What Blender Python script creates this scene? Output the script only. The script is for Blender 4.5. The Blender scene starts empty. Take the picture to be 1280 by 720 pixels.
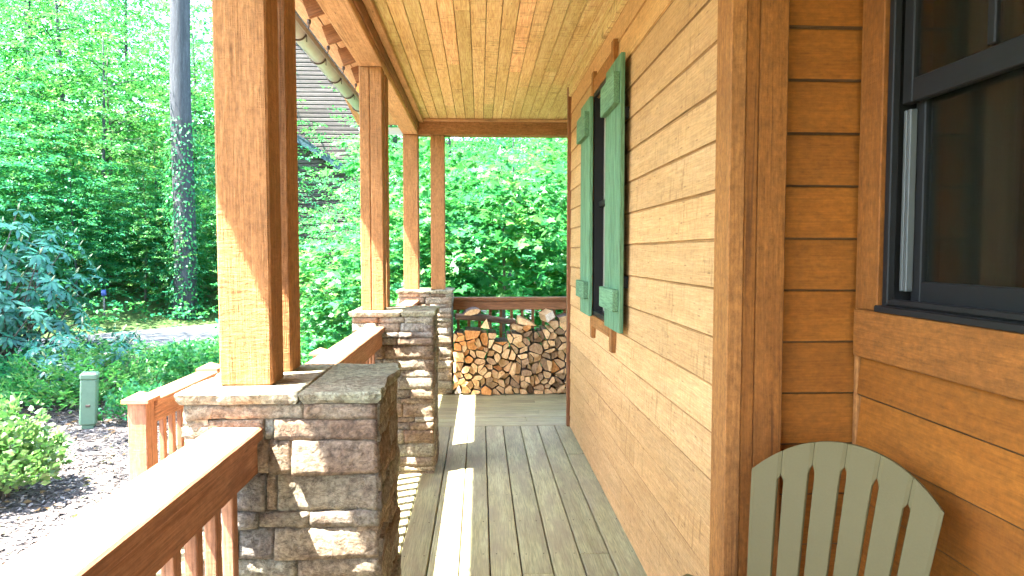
import bpy, math, random
import numpy as np
from mathutils import Vector, Matrix, noise

random.seed(11)
R = math.radians
sc = bpy.context.scene
col = sc.collection

# ------------------------------------------------------------------ helpers
def tag(o, label=None, cat=None, group=None, kind=None):
    if label: o['label'] = label
    if cat: o['category'] = cat
    if group: o['group'] = group
    if kind: o['kind'] = kind
    return o

def empty(name, loc=(0, 0, 0), rz=0.0):
    o = bpy.data.objects.new(name, None)
    o.empty_display_size = 0.1
    o.location = loc
    o.rotation_euler = (0, 0, rz)
    col.objects.link(o)
    return o

def copy_tree(o, parent=None):
    c = o.copy()
    col.objects.link(c)
    if parent is not None:
        c.parent = parent
    for ch in list(o.children):
        copy_tree(ch, c)
    return c

def _topology():
    V = {}
    names = []
    for sx in (-1, 1):
        for sy in (-1, 1):
            for sz in (-1, 1):
                for a in range(3):
                    V[(sx, sy, sz, a)] = len(names)
                    names.append(((sx, sy, sz), a))
    F = []
    for a in range(3):
        b, c = (a + 1) % 3, (a + 2) % 3
        for s in (-1, 1):
            q = []
            for (tb, tc) in ((-1, -1), (1, -1), (1, 1), (-1, 1)):
                k = [0, 0, 0]; k[a] = s; k[b] = tb; k[c] = tc
                q.append(V[(k[0], k[1], k[2], a)])
            F.append(q)
        for sb in (-1, 1):
            for sc_ in (-1, 1):
                def at(ta, ax):
                    k = [0, 0, 0]; k[a] = ta; k[b] = sb; k[c] = sc_
                    return V[(k[0], k[1], k[2], ax)]
                F.append([at(-1, b), at(1, b), at(1, c), at(-1, c)])
    for sx in (-1, 1):
        for sy in (-1, 1):
            for sz in (-1, 1):
                F.append([V[(sx, sy, sz, a)] for a in range(3)])
    pts = []
    for (s, a) in names:
        p = [s[i] * (1.0 if i == a else 0.9) for i in range(3)]
        pts.append(Vector(p))
    out = []
    for f in F:
        n = (pts[f[1]] - pts[f[0]]).cross(pts[f[2]] - pts[f[0]])
        cen = sum((pts[i] for i in f), Vector())
        out.append(f if n.dot(cen) > 0 else f[::-1])
    return names, out
BOX_V, BOX_F = _topology()

class MB:
    def __init__(self):
        self.v, self.f, self.m, self.g, self.t, self.s = [], [], [], [], [], []
    def add(self, pts, faces, mat=0, gr=None, tint=None, smooth=False):
        b = len(self.v)
        if tint is None: tint = random.random()
        self.v += [tuple(p) for p in pts]
        self.g += [tuple(p) for p in (gr if gr is not None else pts)]
        self.t += [tint] * len(pts)
        for f in faces:
            self.f.append([b + i for i in f]); self.m.append(mat); self.s.append(smooth)
    def box(self, c, size, axis=0, bev=0.003, rot=None, mat=0, tint=None):
        h = [s / 2 for s in size]
        bev = min(bev, min(h) * 0.45)
        off = [random.uniform(-50, 50) for _ in range(3)]
        pts, gr = [], []
        c = Vector(c)
        for (s, a) in BOX_V:
            p = Vector([s[i] * (h[i] if i == a else h[i] - bev) for i in range(3)])
            gr.append((p[axis] + off[0], p[(axis + 1) % 3] + off[1], p[(axis + 2) % 3] + off[2]))
            pts.append((rot @ p if rot is not None else p) + c)
        self.add(pts, BOX_F, mat, gr, tint)
    def span(self, x0, x1, y0, y1, z0, z1, **k):
        self.box(((x0 + x1) / 2, (y0 + y1) / 2, (z0 + z1) / 2), (abs(x1 - x0), abs(y1 - y0), abs(z1 - z0)), **k)
    def bar(self, a, b, w, h, **k):
        a, b = Vector(a), Vector(b)
        d = b - a
        x = d.normalized()
        up = Vector((0, 0, 1)) if abs(x.z) < 0.95 else Vector((0, 1, 0))
        y = up.cross(x).normalized(); z = x.cross(y)
        m = Matrix((x, y, z)).transposed()
        k.setdefault('axis', 0)
        self.box((a + b) / 2, (d.length, w, h), rot=m, **k)
    def tube(self, pts, radii, n=8, mat=0, tint=None, cap=True, smooth=True):
        pts = [Vector(p) for p in pts]
        off = random.uniform(-50, 50)
        V, G = [], []
        prev = None; L = 0
        for i, p in enumerate(pts):
            t = (pts[min(i + 1, len(pts) - 1)] - pts[max(i - 1, 0)]).normalized()
            if prev is None:
                u = t.orthogonal().normalized()
            else:
                u = (prev - t * prev.dot(t)).normalized()
            prev = u
            w = t.cross(u)
            if i: L += (pts[i] - pts[i - 1]).length
            for k in range(n):
                a = 2 * math.pi * k / n
                q = u * math.cos(a) + w * math.sin(a)
                V.append(p + q * radii[i]); G.append((L + off, q.dot(Vector((1, 0, 0))) * radii[i], q.dot(Vector((0, 1, 0))) * radii[i] + off))
        F = []
        for i in range(len(pts) - 1):
            for k in range(n):
                k2 = (k + 1) % n
                F.append([i * n + k, i * n + k2, (i + 1) * n + k2, (i + 1) * n + k])
        if cap:
            F.append(list(range(n))[::-1]); F.append([(len(pts) - 1) * n + k for k in range(n)])
        self.add(V, F, mat, G, tint, smooth)
    def prism(self, poly, y0, y1, mat_side=0, mat_end=1, tint=None):
        """polygon in x,z extruded along y"""
        n = len(poly)
        off = random.uniform(-30, 30)
        V = [(p[0], y0, p[1]) for p in poly] + [(p[0], y1, p[1]) for p in poly]
        G = [(v[1] + off, v[0] + off, v[2]) for v in V]
        if tint is None: tint = random.random()
        self.add(V, [[i, (i + 1) % n, n + (i + 1) % n, n + i] for i in range(n)], mat_side, G, tint)
        self.add(V, [list(range(n)), list(range(n, 2 * n))[::-1]], mat_end, G, tint)
    def build(self, name, mats, parent=None, loc=None):
        me = bpy.data.meshes.new(name)
        me.from_pydata(self.v, [], self.f)
        for m in (mats if isinstance(mats, (list, tuple)) else [mats]):
            me.materials.append(m)
        me.polygons.foreach_set('material_index', self.m)
        me.polygons.foreach_set('use_smooth', self.s)
        a = me.attributes.new('gr', 'FLOAT_VECTOR', 'POINT')
        a.data.foreach_set('vector', np.array(self.g, dtype=np.float32).ravel())
        a = me.attributes.new('tint', 'FLOAT', 'POINT')
        a.data.foreach_set('value', np.array(self.t, dtype=np.float32))
        me.update()
        o = bpy.data.objects.new(name, me)
        col.objects.link(o)
        if parent is not None: o.parent = parent
        if loc is not None: o.location = loc
        return o

# ------------------------------------------------------------------ materials
class NT:
    def __init__(self, name):
        self.mat = bpy.data.materials.new(name)
        self.mat.use_nodes = True
        self.t = self.mat.node_tree
        self.t.nodes.clear()
        self.out = self.t.nodes.new('ShaderNodeOutputMaterial')
    def n(self, typ, **kw):
        nd = self.t.nodes.new(typ)
        for k, v in kw.items():
            if k.startswith('i_'):
                key = k[2:]
                key = int(key) if key.isdigit() else key.replace('_', ' ')
                if hasattr(v, 'node'): self.t.links.new(v, nd.inputs[key])
                else: nd.inputs[key].default_value = v
            else:
                setattr(nd, k, v)
        return nd
    def link(self, a, b): self.t.links.new(a, b)
    def attr(self, name):
        return self.n('ShaderNodeAttribute', attribute_name=name)
    def mapping(self, vec, scale, loc=(0, 0, 0)):
        m = self.n('ShaderNodeMapping'); self.link(vec, m.inputs['Vector'])
        m.inputs['Scale'].default_value = scale; m.inputs['Location'].default_value = loc
        return m.outputs[0]
    def noise(self, vec, scale=1.0, detail=4.0, rough=0.55, dist=0.0):
        nd = self.n('ShaderNodeTexNoise'); self.link(vec, nd.inputs['Vector'])
        nd.inputs['Scale'].default_value = scale; nd.inputs['Detail'].default_value = detail
        nd.inputs['Roughness'].default_value = rough; nd.inputs['Distortion'].default_value = dist
        return nd.outputs['Fac']
    def ramp(self, fac, stops):
        nd = self.n('ShaderNodeValToRGB'); self.link(fac, nd.inputs[0])
        e = nd.color_ramp.elements
        while len(e) < len(stops): e.new(0.5)
        for el, (p, c) in zip(e, stops):
            el.position = p
            el.color = (c, c, c, 1) if isinstance(c, (int, float)) else (*c, 1)
        return nd.outputs[0]
    def mix(self, fac, a, b, mode='MIX'):
        nd = self.n('ShaderNodeMix', data_type='RGBA', blend_type=mode)
        for k, v in ((0, fac), (6, a), (7, b)):
            sock = nd.inputs[k]
            if hasattr(v, 'node'): self.link(v, sock)
            elif isinstance(v, (int, float)): sock.default_value = v if k == 0 else (v, v, v, 1)
            else: sock.default_value = (*v, 1)
        return nd.outputs[2]
    def math(self, op, a, b=0.0):
        nd = self.n('ShaderNodeMath', operation=op)
        for i, v in enumerate((a, b)):
            if hasattr(v, 'node'): self.link(v, nd.inputs[i])
            else: nd.inputs[i].default_value = v
        return nd.outputs[0]
    def bump(self, h, strength=0.3, dist=0.01):
        nd = self.n('ShaderNodeBump'); self.link(h, nd.inputs['Height'])
        nd.inputs['Strength'].default_value = strength; nd.inputs['Distance'].default_value = dist
        return nd.outputs[0]
    def bsdf(self, color, rough=0.7, normal=None, spec=0.3, metal=0.0):
        nd = self.n('ShaderNodeBsdfPrincipled')
        for key, v in (('Base Color', color), ('Roughness', rough), ('Specular IOR Level', spec), ('Metallic', metal)):
            if hasattr(v, 'node'): self.link(v, nd.inputs[key])
            else: nd.inputs[key].default_value = (*v, 1) if isinstance(v, (tuple, list)) else v
        if normal is not None: self.link(normal, nd.inputs['Normal'])
        self.link(nd.outputs[0], self.out.inputs[0])
        return nd

def wood(name, dark, mid, light, bump=0.35, knots=0.5, marks=0.0, tintv=0.25, rough=0.75, spec=0.25,
         fine=1.0, mark_col=(0.12, 0.06, 0.02), cracks=0.0, weather=None, huev=0.0, fib=0.30, mott=0.0):
    m = NT(name)
    g = m.attr('gr').outputs['Vector']
    t = m.attr('tint').outputs['Fac']
    grain = m.noise(m.mapping(g, (1.6, 26, 26)), 1.0, 6, 0.62, 0.6)
    broad = m.noise(m.mapping(g, (0.9, 5.0, 5.0)), 1.0, 4, 0.55, 1.2)
    fibre = m.noise(m.mapping(g, (9, 190 * fine, 190 * fine)), 1.0, 3, 0.6)
    c = m.ramp(grain, [(0.30, dark), (0.5, mid), (0.72, light)])
    c = m.mix(0.42, c, m.ramp(broad, [(0.32, dark), (0.52, mid), (0.7, light)]))
    c = m.mix(fib, c, m.ramp(fibre, [(0.35, 0.0), (0.65, 1.0)]), 'OVERLAY')
    if knots:
        vo = m.n('ShaderNodeTexVoronoi', feature='F1'); m.link(m.mapping(g, (1.5, 7, 7)), vo.inputs['Vector'])
        wob = m.math('ADD', vo.outputs['Distance'], m.math('MULTIPLY', grain, 0.10))
        k = m.ramp(wob, [(0.12, 1.0), (0.20, 0.0)])
        c = m.mix(m.math('MULTIPLY', k, knots), c, tuple(x * 0.28 for x in dark))
    if marks:
        mk = m.noise(m.mapping(g, (46, 7, 7)), 1.0, 4, 0.7, 0.5)
        area = m.noise(m.mapping(g, (2.2, 3.2, 3.2)), 1.0, 3, 0.6)
        mm = m.math('MULTIPLY', m.ramp(mk, [(0.53, 0.0), (0.66, 1.0)]), m.ramp(area, [(0.42, 0.0), (0.62, 1.0)]))
        c = m.mix(m.math('MULTIPLY', mm, marks), c, mark_col)
    if weather:
        wn = m.noise(m.mapping(g, (2.5, 9, 9)), 1.0, 5, 0.65)
        c = m.mix(m.ramp(wn, [(0.42, 0.0), (0.68, 0.8)]), c, weather)
    if mott:
        mo = m.noise(m.mapping(g, (34, 60, 60)), 1.0, 5, 0.75)
        c = m.mix(mott, c, m.ramp(mo, [(0.3, 0.0), (0.7, 1.0)]), 'OVERLAY')
        m2_ = m.noise(m.mapping(g, (3, 8, 8), (2, 2, 5)), 1.0, 4, 0.6)
        c = m.mix(m.math('MULTIPLY', m.ramp(m2_, [(0.5, 0.0), (0.7, 1.0)]), mott), c, tuple(x * 0.6 for x in dark))
    if cracks:
        cn = m.noise(m.mapping(g, (0.28, 13, 13)), 1.0, 2, 0.5, 0.1)
        line = m.ramp(m.math('ABSOLUTE', m.math('SUBTRACT', cn, 0.5)), [(0.0, 1.0), (0.010, 0.0)])
        gate = m.ramp(m.noise(m.mapping(g, (1.3, 6, 6), (3, 8, 1)), 1.0, 2, 0.5), [(0.5, 0.0), (0.56, 1.0)])
        c = m.mix(m.math('MULTIPLY', m.math('MULTIPLY', line, gate), cracks), c, tuple(x * 0.2 for x in dark))
        blot = m.noise(m.mapping(g, (2.4, 4, 4), (5, 2, 7)), 1.0, 4, 0.6, 0.4)
        c = m.mix(m.math('MULTIPLY', m.ramp(blot, [(0.5, 0.0), (0.72, 1.0)]), 0.5), c, tuple(x * 0.62 for x in dark))
    hsv = m.n('ShaderNodeHueSaturation')
    m.link(c, hsv.inputs['Color'])
    m.link(m.math('ADD', m.math('MULTIPLY', t, tintv * 2), 1 - tintv), hsv.inputs['Value'])
    if huev:
        m.link(m.math('ADD', m.math('MULTIPLY', t, -huev), 0.5 + huev / 2), hsv.inputs['Hue'])
    saw = m.noise(m.mapping(g, (70, 16, 16)), 1.0, 4, 0.65, 0.4)
    h = m.math('ADD', m.math('MULTIPLY', fibre, 0.5), m.math('ADD', grain, m.math('MULTIPLY', saw, 0.8)))
    m.bsdf(hsv.outputs[0], rough, m.bump(h, bump, 0.006), spec)
    return m.mat

def plain(name, color, rough=0.5, metal=0.0, spec=0.4, nz=0.15, nscale=30, bump=0.0):
    m = NT(name)
    co = m.n('ShaderNodeTexCoord').outputs['Object']
    f = m.noise(co, nscale, 4, 0.6)
    f2 = m.noise(co, nscale * 0.13, 3, 0.6)
    c = m.mix(f, tuple(x * (1 - nz) for x in color), tuple(min(1, x * (1 + nz)) for x in color))
    c = m.mix(m.math('MULTIPLY', f2, nz), c, tuple(x * 0.6 for x in color))
    m.bsdf(c, rough, m.bump(f, bump, 0.003) if bump else None, spec, metal)
    return m.mat

def foliage(name, dark, mid, light, trans=0.35, gloss=0.05, rough=0.45):
    m = NT(name)
    t = m.attr('tint').outputs['Fac']
    oi = m.n('ShaderNodeObjectInfo').outputs['Random']
    c = m.ramp(t, [(0.0, dark), (0.5, mid), (1.0, light)])
    hsv = m.n('ShaderNodeHueSaturation'); m.link(c, hsv.inputs['Color'])
    m.link(m.math('ADD', m.math('MULTIPLY', oi, 0.05), 0.475), hsv.inputs['Hue'])
    m.link(m.math('ADD', m.math('MULTIPLY', oi, 0.3), 0.85), hsv.inputs['Value'])
    c = hsv.outputs[0]
    d = m.n('ShaderNodeBsdfDiffuse'); m.link(c, d.inputs[0])
    tr = m.n('ShaderNodeBsdfTranslucent')
    m.link(m.mix(0.5, c, (0.075, 0.38, 0.06)), tr.inputs[0])
    mx = m.n('ShaderNodeMixShader'); mx.inputs[0].default_value = trans
    m.link(d.outputs[0], mx.inputs[1]); m.link(tr.outputs[0], mx.inputs[2])
    gl = m.n('ShaderNodeBsdfGlossy'); gl.inputs['Roughness'].default_value = rough
    gl.inputs[0].default_value = (0.9, 0.95, 1, 1)
    m2 = m.n('ShaderNodeMixShader'); m2.inputs[0].default_value = gloss
    m.link(mx.outputs[0], m2.inputs[1]); m.link(gl.outputs[0], m2.inputs[2])
    m.link(m2.outputs[0], m.out.inputs[0])
    return m.mat

M = {}
M['siding'] = wood('cedar_siding', (0.42, 0.22, 0.085), (0.49, 0.275, 0.113), (0.55, 0.325, 0.148), bump=0.6, knots=0.5, marks=0.6, tintv=0.16, mark_col=(0.184, 0.096, 0.02576), fib=0.15, mott=0.16)
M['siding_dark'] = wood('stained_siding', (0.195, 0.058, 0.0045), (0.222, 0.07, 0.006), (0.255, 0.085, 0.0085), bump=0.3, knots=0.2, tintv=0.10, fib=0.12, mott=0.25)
M['butt'] = wood('lap_shade', (0.05, 0.022, 0.008), (0.085, 0.04, 0.014), (0.14, 0.07, 0.026), bump=0.6, knots=0.0, tintv=0.2)  # board edge darkened; the shadow under each lap is put into its colour
M['butt_light'] = wood('lap_shade_soft', (0.2, 0.095, 0.03), (0.28, 0.135, 0.045), (0.35, 0.18, 0.065), bump=0.6, knots=0.0, tintv=0.3)  # paler lap shadow for the long wall, in the colour; nail heads share it
M['trim'] = wood('stained_trim', (0.235, 0.09, 0.021), (0.27, 0.108, 0.027), (0.305, 0.127, 0.035), bump=0.4, knots=0.3, tintv=0.08, cracks=0.6, fib=0.15, mott=0.35)
M['trim_dark'] = wood('window_trim_stain', (0.185, 0.06, 0.009), (0.208, 0.072, 0.0115), (0.235, 0.084, 0.016), bump=0.4, knots=0.3, tintv=0.08, cracks=0.6, fib=0.15, mott=0.35)
M['post'] = wood('rough_sawn_post', (0.262, 0.113, 0.038), (0.318, 0.144, 0.051), (0.365, 0.174, 0.066), bump=0.9, knots=0.45, tintv=0.07, rough=0.85, cracks=0.6, fib=0.2, mott=0.3)
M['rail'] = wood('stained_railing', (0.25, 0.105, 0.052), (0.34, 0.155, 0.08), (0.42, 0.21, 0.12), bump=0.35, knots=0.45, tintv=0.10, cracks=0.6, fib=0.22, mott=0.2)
M['ceiling'] = wood('pine_ceiling', (0.5, 0.3, 0.105), (0.66, 0.445, 0.19), (0.74, 0.54, 0.27), bump=0.4, knots=0.55, marks=0.85, tintv=0.22, mark_col=(0.172, 0.09176, 0.02559), huev=0.03)
M['beam'] = wood('cedar_beam', (0.4, 0.205, 0.085), (0.5, 0.275, 0.125), (0.57, 0.335, 0.17), bump=0.4, knots=0.7, tintv=0.06, cracks=0.6, fib=0.2, mott=0.2)
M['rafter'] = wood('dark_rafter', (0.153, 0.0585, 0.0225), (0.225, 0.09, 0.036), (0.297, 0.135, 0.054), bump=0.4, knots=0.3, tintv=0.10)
M['deck'] = wood('weathered_deck', (0.205, 0.185, 0.092), (0.285, 0.268, 0.142), (0.35, 0.335, 0.2), bump=0.25, knots=0.2, tintv=0.13, rough=0.55, spec=0.35, weather=(0.20, 0.165, 0.10))
M['dark_gap'] = plain('dark_void', (0.02, 0.016, 0.012), 0.9)
M['green'] = wood('green_shutter_paint', (0.07, 0.135, 0.068), (0.1, 0.19, 0.098), (0.135, 0.24, 0.125), bump=0.4, knots=0.0, tintv=0.08, fine=0.8)
M['black'] = plain('black_frame_paint', (0.013, 0.0125, 0.012), 0.5, spec=0.15, nz=0.1)
M['track'] = plain('grey_window_track', (0.075, 0.078, 0.072), 0.5)
M['metal'] = plain('weathered_copper', (0.52, 0.51, 0.48), 0.48, 0.35, nz=0.25, nscale=8)
M['iron'] = plain('dark_bracket_metal', (0.10, 0.075, 0.06), 0.45, 0.7)
M['chair'] = plain('olive_plastic', (0.108, 0.084, 0.034), 0.62, spec=0.12, nz=0.08, nscale=220, bump=0.08)
M['roofing'] = plain('brown_shingles', (0.10, 0.085, 0.07), 0.9, nz=0.4, nscale=9, bump=0.5)

# glass
m = NT('window_glass')
lw = m.n('ShaderNodeFresnel'); lw.inputs[0].default_value = 1.5
tp = m.n('ShaderNodeBsdfTransparent'); tp.inputs[0].default_value = (0.62, 0.66, 0.62, 1)
gl = m.n('ShaderNodeBsdfGlossy'); gl.inputs['Roughness'].default_value = 0.02
mx = m.n('ShaderNodeMixShader')
m.link(m.math('MINIMUM', m.math('MULTIPLY', lw.outputs[0], 0.7), 1.0), mx.inputs[0]); m.link(tp.outputs[0], mx.inputs[1]); m.link(gl.outputs[0], mx.inputs[2])
df = m.n('ShaderNodeBsdfDiffuse'); df.inputs[0].default_value = (0.02, 0.021, 0.016, 1)
m3 = m.n('ShaderNodeMixShader'); m3.inputs[0].default_value = 0.18
m.link(mx.outputs[0], m3.inputs[1]); m.link(df.outputs[0], m3.inputs[2])
m.link(m3.outputs[0], m.out.inputs[0])
M['glass'] = m.mat
M['room'] = plain('dim_room', (0.1, 0.095, 0.07), 0.9)
M['curtain'] = plain('pale_curtain', (0.26, 0.27, 0.22), 0.9, nz=0.1)
M['screen'] = plain('insect_screen', (0.24, 0.215, 0.17), 0.55, nz=0.1, nscale=400)

# stone
def stone_mat(name, stops, rough=0.85):
    m = NT(name)
    g = m.attr('gr').outputs['Vector']; t = m.attr('tint').outputs['Fac']
    base = m.ramp(t, stops)
    big = m.noise(g, 7, 5, 0.6, 0.4)
    fine = m.noise(g, 60, 5, 0.7)
    c = m.mix(m.ramp(big, [(0.46, 0.0), (0.66, 0.75)]), base, (0.135, 0.085, 0.055))
    c = m.mix(m.ramp(m.noise(m.mapping(g, (1, 1, 1), (9, 4, 2)), 4.5, 4, 0.6), [(0.5, 0.0), (0.72, 0.6)]), c, (0.27, 0.235, 0.165))
    c = m.mix(0.55, c, m.ramp(fine, [(0.32, 0.0), (0.68, 1.0)]), 'OVERLAY')
    vein = m.noise(m.mapping(g, (1, 2.4, 1), (4, 4, 9)), 16, 5, 0.65, 1.0)
    c = m.mix(m.ramp(m.math('ABSOLUTE', m.math('SUBTRACT', vein, 0.5)), [(0.0, 0.55), (0.03, 0.0)]), c, (0.06, 0.042, 0.03))
    m.bsdf(c, rough, m.bump(m.math('ADD', fine, big), 1.0, 0.012), 0.15)
    return m.mat
M['stone'] = stone_mat('stacked_stone', [(0.0, (0.18, 0.118, 0.074)), (0.22, (0.29, 0.21, 0.135)), (0.42, (0.255, 0.24, 0.18)), (0.62, (0.33, 0.245, 0.155)), (0.8, (0.17, 0.158, 0.14)), (1.0, (0.36, 0.30, 0.20))])
M['flag'] = stone_mat('flagstone_cap', [(0.0, (0.25, 0.245, 0.165)), (1.0, (0.31, 0.285, 0.19))])
M['mortar'] = plain('dark_joint', (0.022, 0.018, 0.014), 0.95)

# firewood
M['bark'] = wood('log_bark', (0.07, 0.042, 0.028), (0.12, 0.075, 0.048), (0.19, 0.13, 0.085), bump=1.0, knots=0.0, tintv=0.2)
def endgrain(name, a, b, c_):
    m = NT(name)
    g = m.attr('gr').outputs['Vector']; t = m.attr('tint').outputs['Fac']
    f = m.noise(m.mapping(g, (1, 30, 30)), 1.0, 5, 0.65, 0.5)
    f2 = m.noise(m.mapping(g, (1, 150, 22)), 1.0, 3, 0.6)
    c = m.ramp(f, [(0.3, a), (0.5, b), (0.7, c_)])
    c = m.mix(0.25, c, m.ramp(f2, [(0.35, 0.0), (0.65, 1.0)]), 'OVERLAY')
    h = m.n('ShaderNodeHueSaturation'); m.link(c, h.inputs['Color'])
    m.link(m.math('ADD', m.math('MULTIPLY', t, 0.5), 0.75), h.inputs['Value'])
    m.bsdf(h.outputs[0], 0.85, m.bump(f2, 0.4, 0.004), 0.2)
    return m.mat
M['end_tan'] = endgrain('split_end_tan', (0.5, 0.27, 0.115), (0.68, 0.42, 0.195), (0.76, 0.52, 0.28))
M['end_orange'] = endgrain('split_end_orange', (0.48, 0.18, 0.05), (0.64, 0.28, 0.085), (0.72, 0.37, 0.14))
M['end_brown'] = endgrain('split_end_brown', (0.22, 0.125, 0.06), (0.32, 0.19, 0.095), (0.42, 0.27, 0.15))
M['end_pale'] = endgrain('split_end_pale', (0.46, 0.38, 0.28), (0.58, 0.49, 0.37), (0.68, 0.60, 0.48))
M['split_side'] = wood('split_side', (0.3, 0.16, 0.065), (0.42, 0.24, 0.1), (0.52, 0.32, 0.15), bump=0.6, knots=0.0, tintv=0.2)

# foliage
M['leaf_a'] = foliage('maple_leaves', (0.005, 0.115, 0.048), (0.020, 0.17, 0.056), (0.105, 0.25, 0.036), 0.46, 0.018)
M['leaf_b'] = foliage('poplar_leaves', (0.010, 0.14, 0.050), (0.045, 0.20, 0.052), (0.165, 0.285, 0.038), 0.5, 0.02)
M['leaf_c'] = foliage('shade_leaves', (0.005, 0.125, 0.066), (0.016, 0.175, 0.078), (0.065, 0.225, 0.062), 0.5, 0.018)
M['leaf_rhodo'] = foliage('rhododendron_leaves', (0.012, 0.095, 0.070), (0.026, 0.14, 0.10), (0.06, 0.18, 0.12), 0.15, 0.04, 0.35)
M['leaf_shrub'] = foliage('azalea_leaves', (0.05, 0.12, 0.03), (0.11, 0.20, 0.045), (0.21, 0.30, 0.07), 0.35, 0.06)
M['leaf_ground'] = foliage('ground_ivy_leaves', (0.014, 0.135, 0.055), (0.045, 0.20, 0.06), (0.14, 0.275, 0.055), 0.42, 0.02)
M['trunk'] = wood('tree_bark', (0.025, 0.027, 0.032), (0.045, 0.048, 0.055), (0.08, 0.084, 0.092), bump=1.0, knots=0.0, tintv=0.15)
M['trunk_dark'] = wood('dark_branch_bark', (0.045, 0.038, 0.03), (0.075, 0.065, 0.05), (0.11, 0.095, 0.08), bump=0.8, knots=0.0)

# ------------------------------------------------------------------ cabin
DECK_L, BACK_Y = -0.86, 7.46
WX = 0.755                     # long wall plane
NX = 1.15                      # near wall plane
FY = 2.02                      # small wall facing the camera
CZ = 2.82                      # ceiling
cabin = empty('wooden_cabin', (WX, 3.5, 0))
tag(cabin, 'wooden cabin of orange lap siding with plank porch ceiling and green shutters', 'cabin')
def cb(mb, name, mats, parent=None):
    o = mb.build(name, mats, parent or cabin)
    if parent is None:
        o.location = (-WX, -3.5, 0)
    return o

def siding(mb, p0, udir, ndir, length, z0, z1, zref=1.024, exp=0.1555, holes=(), butt=None, lip=0.0195, shade_band=0.0, nails=False):
    p0, u, n = Vector(p0), Vector(udir), Vector(ndir)
    k0 = math.floor((z0 - zref) / exp)
    k = k0
    while True:
        za = zref + k * exp
        if za >= z1: break
        zb = min(za + exp + 0.012, z1 + 0.012)
        zs = max(za, z0)
        cuts = [(0, length)]
        mid = za + exp / 2
        for (h0, h1, hz0, hz1) in holes:
            if hz0 < mid < hz1:
                new = []
                for (a, b) in cuts:
                    if h1 <= a or h0 >= b: new.append((a, b)); continue
                    if h0 > a: new.append((a, h0))
                    if h1 < b: new.append((h1, b))
                cuts = new
        pieces = []
        for (a, b) in cuts:
            if butt and b - a > 1.5 and random.random() < 0.5:
                c = a + (b - a) * random.uniform(0.3, 0.7)
                pieces += [(a, c - 0.0008), (c + 0.0008, b)]
            else:
                pieces.append((a, b))
        for (a, b) in pieces:
            nseg = max(2, int((b - a) / 0.12))
            off = [random.uniform(-40, 40) for _ in range(3)]
            tj = random.uniform(-0.0012, 0.0012)
            st = shade_band * random.uniform(0.6, 1.3)
            V, G, F = [], [], []
            for i in range(nseg + 1):
                s = a + (b - a) * i / nseg
                w = noise.noise(Vector((s * 3.1, za * 17, off[0]))) * 0.0016
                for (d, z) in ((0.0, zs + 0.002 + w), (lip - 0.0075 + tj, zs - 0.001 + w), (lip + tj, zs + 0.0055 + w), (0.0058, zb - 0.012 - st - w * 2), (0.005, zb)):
                    q = p0 + u * s + n * d
                    V.append((q.x, q.y, z)); G.append((s + off[0], z + off[1], d + off[2]))
            for i in range(nseg):
                for j in (0, 2, 4):
                    j2 = (j + 1) % 5
                    F.append([i * 5 + j, i * 5 + j2, i * 5 + 5 + j2, i * 5 + 5 + j])
            F += [[0, 1, 2, 3, 4], [nseg * 5 + 4, nseg * 5 + 3, nseg * 5 + 2, nseg * 5 + 1, nseg * 5]]
            tb = random.random()
            if nails:
                s = a + 0.03 + random.uniform(0, 0.02)
                while s < b - 0.02:
                    c_ = p0 + u * s + n * (lip - 0.0022); cz_ = zs + 0.032 + random.uniform(-.003, .003)
                    mb.add([(c_.x + n.x * k * 0.0012 + u.x * 0.0035 * math.cos(t_) * (1 - k * .3), c_.y + n.y * k * 0.0012 + u.y * 0.0035 * math.cos(t_) * (1 - k * .3), cz_ + 0.0035 * math.sin(t_) * (1 - k * .3))
                            for k in (0, 1) for t_ in [j * math.pi / 3 for j in range(6)]], [list(range(6, 12))] + [[j, (j + 1) % 6, 6 + (j + 1) % 6, 6 + j] for j in range(6)], 2)
                    s += 0.406
            mb.add(V, F, 0, G, tb)
            mb.add(V, [[i * 5 + k, i * 5 + k + 1, i * 5 + 6 + k, i * 5 + 5 + k] for i in range(nseg) for k in (1, 3)], 2, G, tb)  # shade line of each lap, drawn in as dark strips
        k += 1

# long wall, with its window hole
WIN0, WIN1, WZ0, WZ1 = 3.72, 4.40, 1.03, 2.50
b = MB()
siding(b, (WX, 1.96 + 0.116, 0), (0, 1, 0), (-1, 0, 0), 5.60 - 1.96 - 0.116, 0.004, CZ - 0.10, holes=[(WIN0 - 2.076, WIN1 - 2.076, WZ0, WZ1)], lip=0.0110, shade_band=0.005, butt=True, nails=True)
b.span(WX + 0.002, WX + 0.09, 2.06, WIN0, 0, 2.8, mat=1); b.span(WX + 0.002, WX + 0.09, WIN1, 5.60, 0, 2.8, mat=1)
b.span(WX + 0.002, WX + 0.09, WIN0, WIN1, 0, WZ0, mat=1); b.span(WX + 0.002, WX + 0.09, WIN0, WIN1, WZ1, 2.8, mat=1)
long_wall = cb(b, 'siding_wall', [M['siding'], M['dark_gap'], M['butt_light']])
# back wall of the house, round the corner
b = MB()
siding(b, (WX + 0.02, 5.62, 0), (1, 0, 0), (0, 1, 0), 5.0, 0.004, CZ - 0.1)
b.span(WX + 0.02, WX + 5, 5.50, 5.617, 0, 2.8, mat=1)
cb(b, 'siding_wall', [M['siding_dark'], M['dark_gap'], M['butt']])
# small wall facing the camera
b = MB()
siding(b, (0.893, FY, 0), (1, 0, 0), (0, -1, 0), NX - 0.893, 0.004, CZ - 0.004)
b.span(0.78, NX + 0.09, FY + 0.002, FY + 0.06, 0, 2.8, mat=1)
cb(b, 'siding_wall', [M['siding_dark'], M['dark_gap'], M['butt']])
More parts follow.
